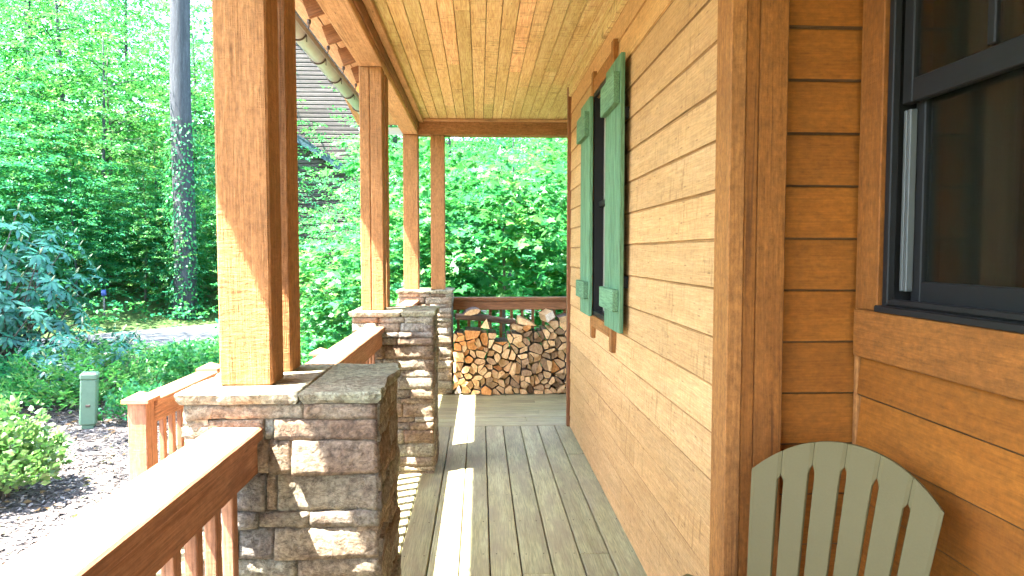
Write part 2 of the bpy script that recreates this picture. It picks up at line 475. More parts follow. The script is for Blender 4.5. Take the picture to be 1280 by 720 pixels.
# near wall with the big window
BW0, BW1, BZ0, BZ1 = 0.62, 1.865, 1.285, 2.50        # rough opening in y, z
b = MB()
siding(b, (NX, -3.0, 0), (0, 1, 0), (-1, 0, 0), FY - 0.021 + 3.0, 0.004, CZ - 0.004, holes=[(BW0 + 3.0 - 0.10, BW1 + 3.0 + 0.10, BZ0 - 0.10, BZ1 + 0.1)])
b.span(NX + 0.002, NX + 0.09, -3, BW0, 0, 2.8, mat=1); b.span(NX + 0.002, NX + 0.09, BW1, FY, 0, 2.8, mat=1)
b.span(NX + 0.002, NX + 0.09, BW0, BW1, 0, BZ0, mat=1); b.span(NX + 0.002, NX + 0.09, BW0, BW1, BZ1, 2.8, mat=1)
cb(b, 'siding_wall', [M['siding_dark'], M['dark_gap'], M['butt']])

# corner boards
b = MB()
b.span(WX - 0.034, WX + 0.012, 1.955, 2.078, 0.002, CZ - 0.003, axis=2)
cb(b, 'corner_trim', M['trim'])
b = MB()
b.span(WX + 0.0125, WX + 0.0505, 1.958, FY + 0.001, 0.002, CZ - 0.003, axis=2)
b.span(WX + 0.052, 0.892, 1.960, FY + 0.001, 0.002, CZ - 0.003, axis=2)
cb(b, 'corner_trim', M['trim_dark'])
b = MB()
b.span(WX - 0.034, WX + 0.055, 5.602, 5.66, 0.002, CZ - 0.003, axis=2)
cb(b, 'corner_trim', M['rafter'])
b = MB()
b.span(NX - 0.022, NX - 0.002, FY - 0.040, FY - 0.021, 0.002, CZ - 0.003, axis=2)
cb(b, 'corner_trim', M['trim'])
# frieze and quarter round
b = MB()
b.span(WX - 0.030, WX + 0.006, 2.079, 5.60, CZ - 0.10, CZ - 0.002, axis=1)
b.span(WX - 0.052, WX - 0.0305, 2.079, 5.60, CZ - 0.026, CZ - 0.003, axis=1)
cb(b, 'wall_trim', M['ceiling'])

# ceiling planks run along the porch
b = MB()
x = -0.60
pw = 0.0915
while x < 4.2:
    x1 = min(x + pw, 4.2)
    ys = -3.0
    while ys < 7.10:
        ye = min(7.10, ys + random.uniform(1.8, 4.4))
        if 7.10 - ye < 0.5: ye = 7.10
        if not (x > NX + 0.1 and ye < 5.4):
            b.span(x + 0.0018, x1 - 0.0018, ys + 0.0006, ye - 0.0006, CZ, CZ + 0.018, axis=1, bev=0.0035)
        ys = ye
    x = x1
b.span(-0.60, 4.2, -3, 7.1, CZ + 0.016, CZ + 0.05, mat=1)
cb(b, 'porch_ceiling', [M['ceiling'], M['dark_gap']])
b = MB()
b.span(-0.618, -0.572, -3.0, 7.08, CZ - 0.040, CZ - 0.002, axis=1)
b.span(-0.572, 4.2, 7.055, 7.08, CZ - 0.030, CZ - 0.002, axis=0)
cb(b, 'ceiling_trim', M['beam'])

# beams
BZ = 2.66
BX0, BX1 = -0.785, -0.632
b = MB()
b.span(BX0, BX1, -3.0, 4.56, BZ, BZ + 0.30, axis=1, bev=0.005)
b.span(BX0, BX1, 4.562, 7.28, BZ, BZ + 0.30, axis=1, bev=0.005)
cb(b, 'beam', M['beam'])
b = MB()
b.span(BX1 + 0.001, 4.2, 7.09, 7.25, BZ, BZ + 0.30, axis=0, bev=0.005)
cb(b, 'beam', M['post'])
b = MB()
b.span(BX1 + 0.0005, -0.6185, -3.0, 7.085, BZ + 0.045, CZ + 0.02, axis=1)
cb(b, 'beam_trim', M['rafter'])

# roof over the porch with its rafters
pitch = math.tan(R(20))
def roofz(x): return 3.165 + (x + 1.30) * pitch
roof_mb = MB()
x0, x1 = -1.306, 4.4
for i in range(56):                                 # roof boards, seen from below between rafters
    xa = x0 + i * 0.105; xb = xa + 0.102
    if xa > x1: break
    zc = (roofz(xa) + roofz(xb)) / 2
    roof_mb.box(((xa + xb) / 2, 2.5, zc + 0.012), (0.104, 11.4, 0.022), axis=1, bev=0.003, rot=Matrix.Rotation(-R(20), 3, 'Y'))
roof_mb.box(((x0 + x1) / 2, 2.5, (roofz(x0) + roofz(x1)) / 2 + 0.045), ((x1 - x0) / math.cos(R(20)), 11.45, 0.04), mat=1, rot=Matrix.Rotation(-R(20), 3, 'Y'))
roof = cb(roof_mb, 'roof', [M['beam'], M['roofing']])
y = -2.92
while y < 8.0:
    r = MB()
    r.bar((-1.195, y, roofz(-1.195) - 0.072), (0.9, y, roofz(0.9) - 0.072), 0.042, 0.145, bev=0.003)
    r.build('rafter', M['rafter'], roof)
    y += 0.598
b = MB()
for (ya, yb) in ((-3, 4.0), (4.002, 8.15)):
    b.span(BX0 + 0.02, BX0 + 0.045, ya, yb, BZ + 0.302, roofz(BX0) - 0.0, axis=1)
b.build('fascia', M['rafter'], roof)
# back eave
b = MB()
b.bar((1.5, 7.26, 3.06), (1.5, 8.0, 2.93), 5.8, 0.03)
b.build('back_eave', M['beam'], roof)

def half_round(mb, p0, p1, rad, side, n=14):
    """open half round trough from p0 to p1, side = horizontal unit vector across"""
    p0, p1, side = Vector(p0), Vector(p1), Vector(side)
    V, F = [], []
    for p in (p0, p1):
        for rr in (rad, rad - 0.003):
            for i in range(n + 1):
                a = math.pi * i / n
                V.append(p + side * math.cos(a) * rr + Vector((0, 0, -math.sin(a) * rr)))
    m_ = n + 1
    for i in range(n):
        F.append([i, i + 1, 2 * m_ + i + 1, 2 * m_ + i])
        F.append([m_ + i + 1, m_ + i, 3 * m_ + i, 3 * m_ + i + 1])
        F.append([i, m_ + i, m_ + i + 1, i + 1]); F.append([2 * m_ + i + 1, 3 * m_ + i + 1, 3 * m_ + i, 2 * m_ + i])
    F.append([0, 2 * m_, 3 * m_, m_]); F.append([n, m_ + n, 3 * m_ + n, 2 * m_ + n])
    mb.add(V, F, 0, smooth=True)
GX, GZ, GR = -1.262, 2.99, 0.058
b = MB()
half_round(b, (GX, -3, GZ), (GX, 8.1, GZ), GR, (1, 0, 0))
for s in (-1, 1):
    b.tube([(GX + s * GR, -3, GZ + 0.004), (GX + s * GR, 8.1, GZ + 0.004)], [0.007, 0.007], 8)
b.span(GX + GR + 0.009, GX + GR + 0.013, -3, 8.1, GZ - 0.03, GZ + 0.016, axis=1, bev=0.001)
gutter = cb(b, 'rain_gutter', M['metal'])
y = -2.92 + 0.04
while y < 8.0:
    r = MB()
    pts = [(GX + math.cos(math.pi * i / 14) * (GR + 0.006), y, GZ - math.sin(math.pi * i / 14) * (GR + 0.006)) for i in range(15)]
    r.tube(pts, [0.007] * 15, 6)
    r.tube([pts[0], (GX + GR + 0.02, y, GZ + 0.03), (GX + GR + 0.022, y - 0.012, GZ + 0.055)], [0.0055] * 3, 6)
    r.tube([(GX + GR + 0.014, y - 0.01, GZ + 0.06), (GX + GR + 0.034, y - 0.01, GZ + 0.06)], [0.017, 0.017], 10)
    r.bar((GX + GR + 0.004, y, GZ - 0.075), (GX + GR + 0.004, y, GZ - 0.01), 0.006, 0.006, bev=0.001)
    r.build('gutter_bracket', M['iron'], gutter)
    y += 0.598
b = MB()
half_round(b, (-1.38, 8.03, 2.885), (4.3, 8.03, 2.885), 0.074, (0, 1, 0))
cb(b, 'rain_gutter', M['metal'])

# window of the long wall: casing, frame, screen
win = empty('window', (0, 0, 0)); win.parent = cabin; win.location = (-WX, -3.5, 0)
b = MB()
b.span(WX - 0.036, WX + 0.004, 3.70, 3.765, 0.90, 2.60, axis=2)
b.span(WX - 0.036, WX + 0.004, 4.36, 4.425, 0.90, 2.60, axis=2)
b.span(WX - 0.032, WX + 0.004, 3.766, 4.359, 2.46, 2.55, axis=1)
b.span(WX - 0.040, WX + 0.004, 3.766, 4.359, 0.98, 1.05, axis=1)
b.build('casing', M['trim'], win)
b = MB()
for (ya, yb) in ((3.766, 3.79), (4.335, 4.359)):
    b.span(WX - 0.03, WX + 0.05, ya, yb, 1.052, 2.458, axis=2)
b.span(WX - 0.03, WX + 0.05, 3.791, 4.334, 2.43, 2.458, axis=1); b.span(WX - 0.03, WX + 0.05, 3.791, 4.334, 1.052, 1.08, axis=1)
b.span(WX + 0.0, WX + 0.03, 3.791, 4.334, 1.74, 1.775, axis=1)
b.build('frame', M['black'], win)
b = MB()
b.span(WX + 0.032, WX + 0.036, 3.79, 4.335, 1.08, 2.43, axis=2)
b.build('screen', M['screen'], win)

# shutters, each a board with two battens
SX = WX - 0.062
def shutter(y0, y1):
    b = MB()
    n = 3
    w = (y1 - y0) / n
    for i in range(n):
        b.span(SX, SX + 0.024, y0 + i * w + 0.001, y0 + (i + 1) * w - 0.001, 1.045, 2.435, axis=2, bev=0.003)
    s = cb(b, 'shutter', M['green'])
    for (za, zb) in ((2.19, 2.345), (1.155, 1.265)):
        q = MB()
        q.span(SX - 0.032, SX - 0.0005, y0 + 0.014, y1 - 0.014, za, zb, axis=1, bev=0.003)
        q.build('batten', M['green'], s)
    for yy in (y0 + 0.06, y1 - 0.06):
        for zz in (1.30, 2.15):
            q = MB(); q.span(SX + 0.024, WX - 0.002, yy - 0.02, yy + 0.02, zz - 0.03, zz + 0.03)
            q.build('wall_bracket', M['black'], s)
shutter(3.375, 3.775)
shutter(4.325, 4.70)

# big near window: casing, frame, sashes, glass, room behind
win = empty('window', (-WX, -3.5, 0)); win.parent = cabin
cx = NX - 0.034
b = MB()
b.span(cx, NX + 0.004, BW1 + 0.002, FY - 0.041, BZ0 + 0.001, 2.62, axis=2)
b.span(cx, NX + 0.004, BW0 - 0.12, BW0 - 0.002, BZ0 + 0.001, 2.62, axis=2)
b.span(cx, NX + 0.004, BW0, BW1, 2.502, 2.62, axis=1)
b.span(cx - 0.004, NX + 0.004, BW0 - 0.14, FY - 0.041, BZ0 - 0.14, BZ0 - 0.001, axis=1)
b.build('casing', M['trim_dark'], win)
def rect_frame(mb, xa, xb, y0, y1, z0, z1, w, wb=None, bev=0.003):
    wb = wb or w
    mb.span(xa, xb, y0, y0 + w, z0, z1, axis=2, bev=bev); mb.span(xa, xb, y1 - w, y1, z0, z1, axis=2, bev=bev)
    mb.span(xa, xb, y0 + w + .0005, y1 - w - .0005, z0, z0 + wb, axis=1, bev=bev); mb.span(xa, xb, y0 + w + .0005, y1 - w - .0005, z1 - w, z1, axis=1, bev=bev)
b = MB()
rect_frame(b, NX - 0.022, NX + 0.09, BW0, BW1, BZ0, BZ1, 0.022)
rect_frame(b, NX - 0.030, NX - 0.008, BW0 + 0.0225, BW1 - 0.0225, BZ0 + 0.0225, BZ1 - 0.0225, 0.016)
b.span(NX - 0.045, NX + 0.02, BW0, BW1, BZ0 - 0.0005, BZ0 + 0.018, axis=1)
b.build('frame', M['black'], win)
fr = MB()
fr.span(NX + 0.002, NX + 0.022, BW1 - 0.052, BW1 - 0.0395, BZ0 + 0.06, 1.835, axis=2, bev=0.002)
fr.span(NX + 0.002, NX + 0.022, BW1 - 0.070, BW1 - 0.056, BZ0 + 0.06, 1.835, axis=2, bev=0.002)
fr.build('track', M['track'], win)
b = MB()
rect_frame(b, NX + 0.024, NX + 0.05, BW0 + 0.04, BW1 - 0.0565, BZ0 + 0.03, 1.90, 0.040, 0.058)
s1 = b.build('sash', M['black'], win)
b = MB(); b.span(NX + 0.034, NX + 0.038, BW0 + 0.078, BW1 - 0.094, BZ0 + 0.086, 1.862); b.build('pane', M['glass'], s1)
b = MB()
rect_frame(b, NX - 0.004, NX + 0.022, BW0 + 0.04, BW1 - 0.04, 1.850, BZ1 - 0.03, 0.042, 0.062)
b.span(NX + 0.0, NX + 0.02, 1.50, 1.525, 1.92, BZ1 - 0.08, axis=2)
s2 = b.build('sash', M['black'], win)
b = MB(); b.span(NX + 0.006, NX + 0.010, BW0 + 0.080, BW1 - 0.080, 1.910, BZ1 - 0.070); b.build('pane', M['glass'], s2)
b = MB()
b.span(NX + 1.4, NX + 1.45, -0.6, FY + 0.6, 0.3, 2.8)
b.span(NX + 0.1, NX + 1.45, FY + 0.6, FY + 0.65, 0.3, 2.8); b.span(NX + 0.1, NX + 1.45, -0.65, -0.6, 0.3, 2.8)
b.span(NX + 0.1, NX + 1.45, -0.6, FY + 0.6, 0.28, 0.30); b.span(NX + 0.1, NX + 1.45, -0.6, FY + 0.6, 2.79, 2.82)
b.build('interior', M['room'], win)
b = MB()
n = 50
V, F = [], []
for i in range(n + 1):
    yy = 1.60 + 0.32 * i / n
    xx = NX + 0.14 + 0.018 * math.sin(i * 0.95) + 0.006 * math.sin(i * 0.37)
    V += [(xx, yy, 1.0), (xx, yy, 2.6)]
for i in range(n): F.append([2 * i, 2 * i + 2, 2 * i + 3, 2 * i + 1])
b.add(V, F, 0, smooth=True)
b.build('curtain', M['curtain'], win)

# ------------------------------------------------------------------ porch floor
b = MB()
bw = 0.1445
x = -0.10 - bw * 5 - 0.03
xs = [-0.86]
k = -0.10 - bw * 5
while k < 4.3:
    if k > -0.84: xs.append(k)
    k += bw
for i in range(len(xs) - 1):
    xa, xb = xs[i], xs[i + 1]
    if xa > NX + 0.05: break
    ys = -3.0 - random.random() * 2
    while ys < 5.655:
        ye = min(5.655, ys + random.uniform(2.2, 4.2))
        if 5.655 - ye < 0.6: ye = 5.655
        b.span(xa + 0.003, xb - 0.003, ys + 0.001, ye - 0.001, -0.032, 0.0 + random.uniform(-0.0008, 0.0008), axis=1, bev=0.004)
        ys = ye
yy = 5.66
while yy < BACK_Y:
    xsplit = random.uniform(0.2, 1.6)
    b.span(-0.86, xsplit - 0.001, yy + 0.003, yy + bw - 0.003, -0.032, random.uniform(-0.0008, 0.0008), axis=0, bev=0.004)
    b.span(xsplit + 0.001, 4.3, yy + 0.003, yy + bw - 0.003, -0.032, random.uniform(-0.0008, 0.0008), axis=0, bev=0.004)
    yy += bw
jy = 2.0
while jy < 5.6:
    for i in range(len(xs) - 1):
        if xs[i] > 0.8: break
        for f in (0.2, 0.8):
            px = xs[i] + (xs[i + 1] - xs[i]) * f + random.uniform(-.004, .004); py = jy + random.uniform(-.006, .006)
            b.add([(px + 0.0042 * math.cos(a * math.pi / 3), py + 0.0042 * math.sin(a * math.pi / 3), 0.0014) for a in range(6)], [list(range(6))], 1)
    jy += 0.405
b.span(-0.84, NX + 0.05, -3, 5.655, -0.06, -0.034, mat=1)
b.span(-0.84, 4.3, 5.657, BACK_Y - 0.01, -0.06, -0.034, mat=1)
b.span(-0.90, -0.862, -3.2, BACK_Y + 0.04, -0.24, -0.006, axis=1, mat=2)
b.span(-0.862, 4.3, yy + 0.002, yy + 0.04, -0.24, -0.006, axis=0, mat=2)
o = b.build('porch_floor', [M['deck'], M['dark_gap'], M['rail']])
tag(o, 'grey green wooden deck boards of the porch floor', 'floor', kind='structure')

# ------------------------------------------------------------------ stone piers
def stone_patch(mb, P, u, v, n, u0, u1, v0, v1, depth, tint, res=0.013, skirt=0.05):
    P, u, v, n = Vector(P), Vector(u), Vector(v), Vector(n)
    nu = max(3, int((u1 - u0) / res)); nv = max(3, int((v1 - v0) / res))
    seed = Vector((random.uniform(0, 90), random.uniform(0, 90), random.uniform(0, 90)))
    tiltu, tiltv = random.uniform(-0.03, 0.03), random.uniform(-0.12, 0.06)
    cu, cv = (u0 + u1) / 2, (v0 + v1) / 2
    V, G, F = [], [], []
    W = nu + 3
    for j in range(-1, nv + 2):
        for i in range(-1, nu + 2):
            ii = min(max(i, 0), nu); jj = min(max(j, 0), nv)
            a = u0 + (u1 - u0) * ii / nu; c = v0 + (v1 - v0) * jj / nv
            e = min(a - u0, u1 - a, c - v0, v1 - c)
            q = seed + Vector((a, c, 0))
            if i != ii or j != jj:
                d = -skirt
            else:
                d = depth + tiltu * (a - cu) + tiltv * (c - cv)
                d += 0.005 * noise.noise(q * 11) + 0.004 * abs(noise.noise(q * 33)) + 0.0034 * noise.noise(q * 75)
                d += 0.006 * abs(noise.noise(q * 9 + Vector((3, 3, 3))))
                d -= 0.002 * math.exp(-e / 0.0025)
            ja = 0.0035 * noise.noise(q * 18 + Vector((7, 0, 0))); jc = 0.0035 * noise.noise(q * 18 + Vector((0, 7, 0)))
            p = P + u * (a + ja) + v * (c + jc) + n * d
            V.append(p); G.append((seed.x + a, seed.y + c, d))
    for j in range(nv + 2):
        for i in range(nu + 2):
            F.append([j * W + i, j * W + i + 1, (j + 1) * W + i + 1, (j + 1) * W + i])
    mb.add(V, F, 0, G, tint, smooth=True)

FRONT1 = [  # courses of the near pier's front, top down: height, joints as shares of the width
    (0.044, [0.62]), (0.058, [0.40, 0.455]), (0.095, [0.42, 0.555]), (0.105, [0.40, 0.46]), (0.046, [0.36, 0.64]),
    (0.088, [0.25, 0.45]), (0.054, [0.57]), (0.075, [0.56]), (0.060, [0.3, 0.72]), (0.095, [0.48]), (0.045, [0.35, 0.7]),
    (0.085, [0.22, 0.6]), (0.06, [0.5]), (0.075, [0.4, 0.8]), (0.05, [0.55])]
def rand_courses(total, w):
    out, s = [], 0
    while s < total - 0.03:
        h = random.choice((0.034, 0.042, 0.05, 0.06, 0.075, 0.09))
        n = random.choice((1, 1, 2, 2)) if w < 0.7 else random.choice((2, 3))
        out.append((h, sorted((i + 1) / (n + 1) + random.uniform(-0.13, 0.13) for i in range(n))))
        s += h
    return out

def pier(x0, x1, y0, y1, top, bottom, first=None, label=''):
    root = empty('stone_pier', ((x0 + x1) / 2, (y0 + y1) / 2, bottom))
    tag(root, label, 'pier', 'stacked stone piers along the porch edge')
    mb = MB()
    zt = top - 0.034
    w, d = x1 - x0, y1 - y0
    tall = zt - bottom
    faces = [((x0, y0, 0), (1, 0, 0), (0, -1, 0), w, 0.0, first), ((x1, y0, 0), (0, 1, 0), (1, 0, 0), d, 0.0, None),
             ((x1, y1, 0), (-1, 0, 0), (0, 1, 0), w, 0.0, None), ((x0, y1, 0), (0, -1, 0), (-1, 0, 0), d, 0.0, None)]
    for fi, (P, u, n, W, _, cs) in enumerate(faces):
        c = list(cs) if cs else []
        rest = tall - sum(h for h, _ in c)
        if rest > 0.03: c += rand_courses(rest, W)
        z = zt
        for (h, joints) in c:
            za = max(z - h, bottom)
            if z - za < 0.015: break
            cuts = [0.0] + list(joints) + [1.0]
            for i in range(len(cuts) - 1):
                ext0 = 0.012 if (i == 0) else 0; ext1 = 0.012 if i == len(cuts) - 2 else 0
                ua, ub = cuts[i] * W + 0.0018 - ext0, cuts[i + 1] * W - 0.0018 + ext1
                dep = random.uniform(0.0, 0.016) + (0.004 if i in (0, len(cuts) - 2) else 0)
                stone_patch(mb, P, u, (0, 0, 1), n, ua, ub, za + 0.0018, z - 0.0018, dep, random.random(),
                            res=0.013 if y0 < 3 else 0.02)
            z = za
    mb.span(x0 + 0.02, x1 - 0.02, y0 + 0.02, y1 - 0.02, bottom, zt, mat=1)
    c0 = ((x0 + x1) / 2, (y0 + y1) / 2, bottom)
    o = mb.build('stone_body', [M['stone'], M['mortar']], root); o.location = tuple(-v for v in c0)
    # two flagstones on top, with broken edges
    cut = x0 + w * 0.60
    for (a, bx) in ((x0 - 0.03, cut - 0.001), (cut + 0.001, x1 + 0.022)):
        s = MB()
        nx, ny = 22, 36
        ya, yb = y0 - 0.032, y1 + 0.03
        sd = Vector((random.uniform(0, 50), random.uniform(0, 50), 0))
        V, G, F = [], [], []
        def edge(px, py):
            return Vector((noise.noise(sd + Vector((px * 9, py * 9, 1))) * 0.014 + noise.noise(sd + Vector((px * 30, py * 30, 1))) * 0.006,
                           noise.noise(sd + Vector((px * 9, py * 9, 5))) * 0.014 + noise.noise(sd + Vector((px * 30, py * 30, 5))) * 0.006))
        for lay, (zz, ins) in enumerate(((top, 0.004), (top - 0.006, 0.0), (top - 0.022, 0.003), (top - 0.033, 0.010))):
            for j in range(ny + 1):
                for i in range(nx + 1):
                    if lay not in (0, 3) and 0 < i < nx and 0 < j < ny:
                        V.append((0, 0, -50)); G.append((0, 0, 0)); continue
                    px = a + ins + (bx - a - 2 * ins) * i / nx; py = ya + ins + (yb - ya - 2 * ins) * j / ny
                    wgt = 1.0 if (i in (0, nx) or j in (0, ny)) else 0.0
                    e = edge(px, py + lay * 0.008) * wgt
                    inner_x = 0.25 if ((i == nx and bx < cut) or (i == 0 and a > cut)) else 1.0
                    h = 0.0025 * noise.noise(sd + Vector((px * 11, py * 11, 3))) if lay == 0 else 0
                    V.append((px + e.x * inner_x, py + e.y, zz + h)); G.append((px + sd.x, py + sd.y, zz))
        n_ = (nx + 1) * (ny + 1)
        W_ = nx + 1
        for j in range(ny):
            for i in range(nx):
                F.append([j * W_ + i, j * W_ + i + 1, (j + 1) * W_ + i + 1, (j + 1) * W_ + i])
                q = 3 * n_
                F.append([q + j * W_ + i, q + (j + 1) * W_ + i, q + (j + 1) * W_ + i + 1, q + j * W_ + i + 1])
        ring = [i for i in range(nx + 1)] + [j * W_ + nx for j in range(1, ny + 1)] + [ny * W_ + i for i in range(nx - 1, -1, -1)] + [j * W_ for j in range(ny - 1, 0, -1)]
        for lay in range(3):
            for k_ in range(len(ring)):
                r0, r1 = ring[k_], ring[(k_ + 1) % len(ring)]
                F.append([(lay + 1) * n_ + r0, (lay + 1) * n_ + r1, lay * n_ + r1, lay * n_ + r0])
        used = sorted({i for f in F for i in f}); re = {v: i for i, v in enumerate(used)}
        s.add([V[i] for i in used], [[re[i] for i in f] for f in F], 0, [G[i] for i in used], random.random())
        o = s.build('cap_stone', M['flag'], root); o.location = tuple(-v for v in c0)
    return root
GZ0 = -0.85
pier(-0.795, -0.295, 1.895, 2.325, 1.07, GZ0, FRONT1, 'nearest stacked stone pier, large in front, beside the sunlit handrail')
pier(-0.815, -0.315, 4.455, 4.885, 1.07, GZ0, None, 'middle stacked stone pier with sun patches at the far end of the deck boards')
pier(-0.815, -0.300, 6.955, 7.40, 1.07, GZ0, None, 'farthest stacked stone pier, at the porch corner beside the firewood pile')
pier(-0.795, -0.295, -0.75, -0.32, 1.07, GZ0, None, 'stacked stone pier at the near end of the handrail behind the viewer')

# ------------------------------------------------------------------ posts on the piers
def post(x0, x1, y0, y1, top, label, split=None):
    root = MB()
    z0, z1 = 1.070, top
    if split:
        root.span(x0, x0 + split - 0.0008, y0, y1, z0, z1, axis=2, bev=0.006, tint=0.5)
        root.span(x0 + split + 0.0008, x1, y0, y1, z0, z1, axis=2, bev=0.006, tint=0.55)
    else:
        root.span(x0, x1, y0, y1, z0, z1, axis=2, bev=0.006)
    c = ((x0 + x1) / 2, (y0 + y1) / 2, z0)
    o = root.build('porch_post', M['post'])
    me = o.data
    me.transform(Matrix.Translation(-Vector(c)))
    o.location = c
    tag(o, label, 'post', 'square timber posts carrying the porch roof')
post(-0.742, -0.594, 1.965, 2.085, BZ - 0.001, 'front rough square timber post on the nearest stone pier, half sunlit')
post(-0.742, -0.598, 2.185, 2.300, BZ - 0.001, 'rear square timber post on the nearest stone pier, just behind the big front post')
post(-0.782, -0.634, 4.535, 4.655, BZ - 0.001, 'front square timber post with a seam on the middle stone pier', split=0.068)
post(-0.782, -0.636, 4.75, 4.865, BZ - 0.001, 'rear square timber post on the middle stone pier, behind the seamed post')
post(-0.785, -0.632, 7.08, 7.23, BZ - 0.001, 'left square timber post on the corner pier, under the long beam')
post(-0.506, -0.362, 7.10, 7.235, BZ - 0.001, 'right square timber post on the corner pier, under the cross beam')
post(-0.742, -0.594, -0.70, -0.58, BZ - 0.001, 'square timber post on the stone pier behind the viewer')

# ------------------------------------------------------------------ railings
def railing(name_label, a, b_, top, bottom, base=None, spacing=0.115, cap_w=0.14, posts=(), inside=1, group='stained wooden railings round the porch', mat='rail'):
    """straight level railing from a to b (x, y); balusters are single parts"""
    a, b_ = Vector((*a, 0)), Vector((*b_, 0))
    d = (b_ - a); L = d.length; d.normalize()
    side = Vector((d.y, -d.x, 0)) * inside            # towards the porch
    root = empty('wooden_railing', ((a.x + b_.x) / 2, (a.y + b_.y) / 2, bottom))
    tag(root, name_label, 'railing', group)
    c0 = Vector(root.location)
    def put(mb, nm):
        o = mb.build(nm, M[mat], root); o.location = -c0; return o
    m_ = MB(); m_.bar(a + Vector((0, 0, top - 0.019)), b_ + Vector((0, 0, top - 0.019)), cap_w, 0.038, bev=0.005); put(m_, 'handrail')
    m_ = MB(); s = side * 0.035
    m_.bar(a + s + Vector((0, 0, top - 0.086)), b_ + s + Vector((0, 0, top - 0.086)), 0.038, 0.093, bev=0.004)
    m_.bar(a - s + Vector((0, 0, top - 0.086)), b_ - s + Vector((0, 0, top - 0.086)), 0.038, 0.093, bev=0.004); put(m_, 'side_rail')
    m_ = MB(); m_.bar(a + s + Vector((0, 0, bottom + 0.12)), b_ + s + Vector((0, 0, bottom + 0.12)), 0.038, 0.089, bev=0.004)
    m_.bar(a - s + Vector((0, 0, bottom + 0.12)), b_ - s + Vector((0, 0, bottom + 0.12)), 0.038, 0.089, bev=0.004); put(m_, 'bottom_rail')
    n = int(L / spacing)
    off = (L - (n - 1) * spacing) / 2
    proto = None
    for i in range(n):
        p = a + d * (off + i * spacing)
        m_ = MB()
        m_.bar((p.x, p.y, bottom + 0.07), (p.x, p.y, top - 0.041), 0.030, 0.036, bev=0.003)
        put(m_, 'baluster')
    return root, put
railing('sunlit stained handrail in the near foreground, running up to the nearest stone pier', (-0.668, -0.33), (-0.668, 1.90), 0.972, 0.0)
railing('sunlit stained handrail between the nearest and middle stone piers', (-0.69, 2.33), (-0.69, 4.46), 0.972, 0.0)
railing('sunlit stained handrail between the middle pier and the corner pier', (-0.69, 4.89), (-0.69, 6.95), 0.972, 0.0)
railing('shaded brown railing behind the firewood pile at the porch end', (-0.30, 7.35), (4.2, 7.35), 0.972, 0.0, inside=1, mat='rafter')  # same stain as the other railings; its shade is put into darker wood

def cap_post(x, y, top, bottom, put=None, label=None, w=0.098):
    def shapes():
        p = MB(); p.span(x - w / 2, x + w / 2, y - w / 2, y + w / 2, bottom, top - 0.055, axis=2, bev=0.004)
        c = MB(); h = w / 2 + 0.022
        V = [(x - h, y - h, top - 0.055), (x + h, y - h, top - 0.055), (x + h, y + h, top - 0.055), (x - h, y + h, top - 0.055),
             (x - h, y - h, top - 0.036), (x + h, y - h, top - 0.036), (x + h, y + h, top - 0.036), (x - h, y + h, top - 0.036), (x, y, top)]
        c.add(V, [[3, 2, 1, 0], [0, 1, 5, 4], [1, 2, 6, 5], [2, 3, 7, 6], [3, 0, 4, 7], [4, 5, 8], [5, 6, 8], [6, 7, 8], [7, 4, 8]], 0)
        return p, c
    p, c = shapes()
    if put:
        o = put(p, 'newel_post'); put2 = c.build('post_cap', M['rail'], o)
    else:
        root = p.build('newel_post', M['rail']); c.build('post_cap', M['rail'], root)
        me = root.data
        tag(root, label, 'newel post', None)
r, put = railing('low stair railing left of the porch with pyramid capped posts', (-1.835, 3.79), (-1.835, 4.66), 0.652, -0.25)
cap_post(-1.83, 3.74, 0.705, -0.8, put)
cap_post(-1.84, 4.72, 0.705, -0.8, put)
r, put = railing('short stair railing with one capped post, below the middle handrail', (-1.21, 5.45), (-0.90, 5.45), 0.652, -0.25)
cap_post(-1.265, 5.45, 0.70, -0.8, put)
b = MB()
yy = 3.68
while yy < 5.5:
    b.span(-1.90, -0.905, yy + 0.003, yy + 0.138, -0.282, -0.25, axis=0); yy += 0.141
b.span(-1.88, -0.91, 3.7, 5.48, -0.42, -0.284, axis=0)
o = b.build('stair_landing', M['deck']); tag(o, 'low deck landing beside the porch', 'landing', kind='structure')

# ------------------------------------------------------------------ firewood pile: Voronoi packing, every log an object
rnd = random.Random(5)
PX0, PX1 = -0.275, 1.30
prof = [(-0.275, 0.58), (-0.2, 0.66), (0.0, 0.65), (0.12, 0.63), (0.20, 0.53), (0.27, 0.46), (0.34, 0.53), (0.42, 0.70), (0.50, 0.66), (0.58, 0.62), (0.68, 0.72), (0.80, 0.74), (1.0, 0.78), (1.3, 0.7)]
def ptop(x):
    for (a, za), (b_, zb) in zip(prof, prof[1:]):
        if a <= x <= b_: return za + (zb - za) * (x - a) / (b_ - a)
    return 0.7
seeds = []
tries = 0
while len(seeds) < 150 and tries < 40000:
    tries += 1
    x = rnd.uniform(PX0, PX1); z = rnd.uniform(0.02, 0.82)
    if z > ptop(x) - 0.02: continue
    md = 0.094 + 0.03 * rnd.random()
    if all((x - a) ** 2 + (z - c) ** 2 > md * md for a, c in seeds): seeds.append((x, z))
def clip(poly, px, pz, nx, nz):
    """keep the side where (p - P).n <= 0"""
    out = []
    for i in range(len(poly)):
        a, b_ = poly[i], poly[(i + 1) % len(poly)]
        da = (a[0] - px) * nx + (a[1] - pz) * nz; db = (b_[0] - px) * nx + (b_[1] - pz) * nz
        if da <= 0: out.append(a)
        if (da < 0 < db) or (db < 0 < da):
            t = da / (da - db); out.append((a[0] + (b_[0] - a[0]) * t, a[1] + (b_[1] - a[1]) * t))
    return out
def centroid(p): return sum(q[0] for q in p) / len(p), sum(q[1] for q in p) / len(p)
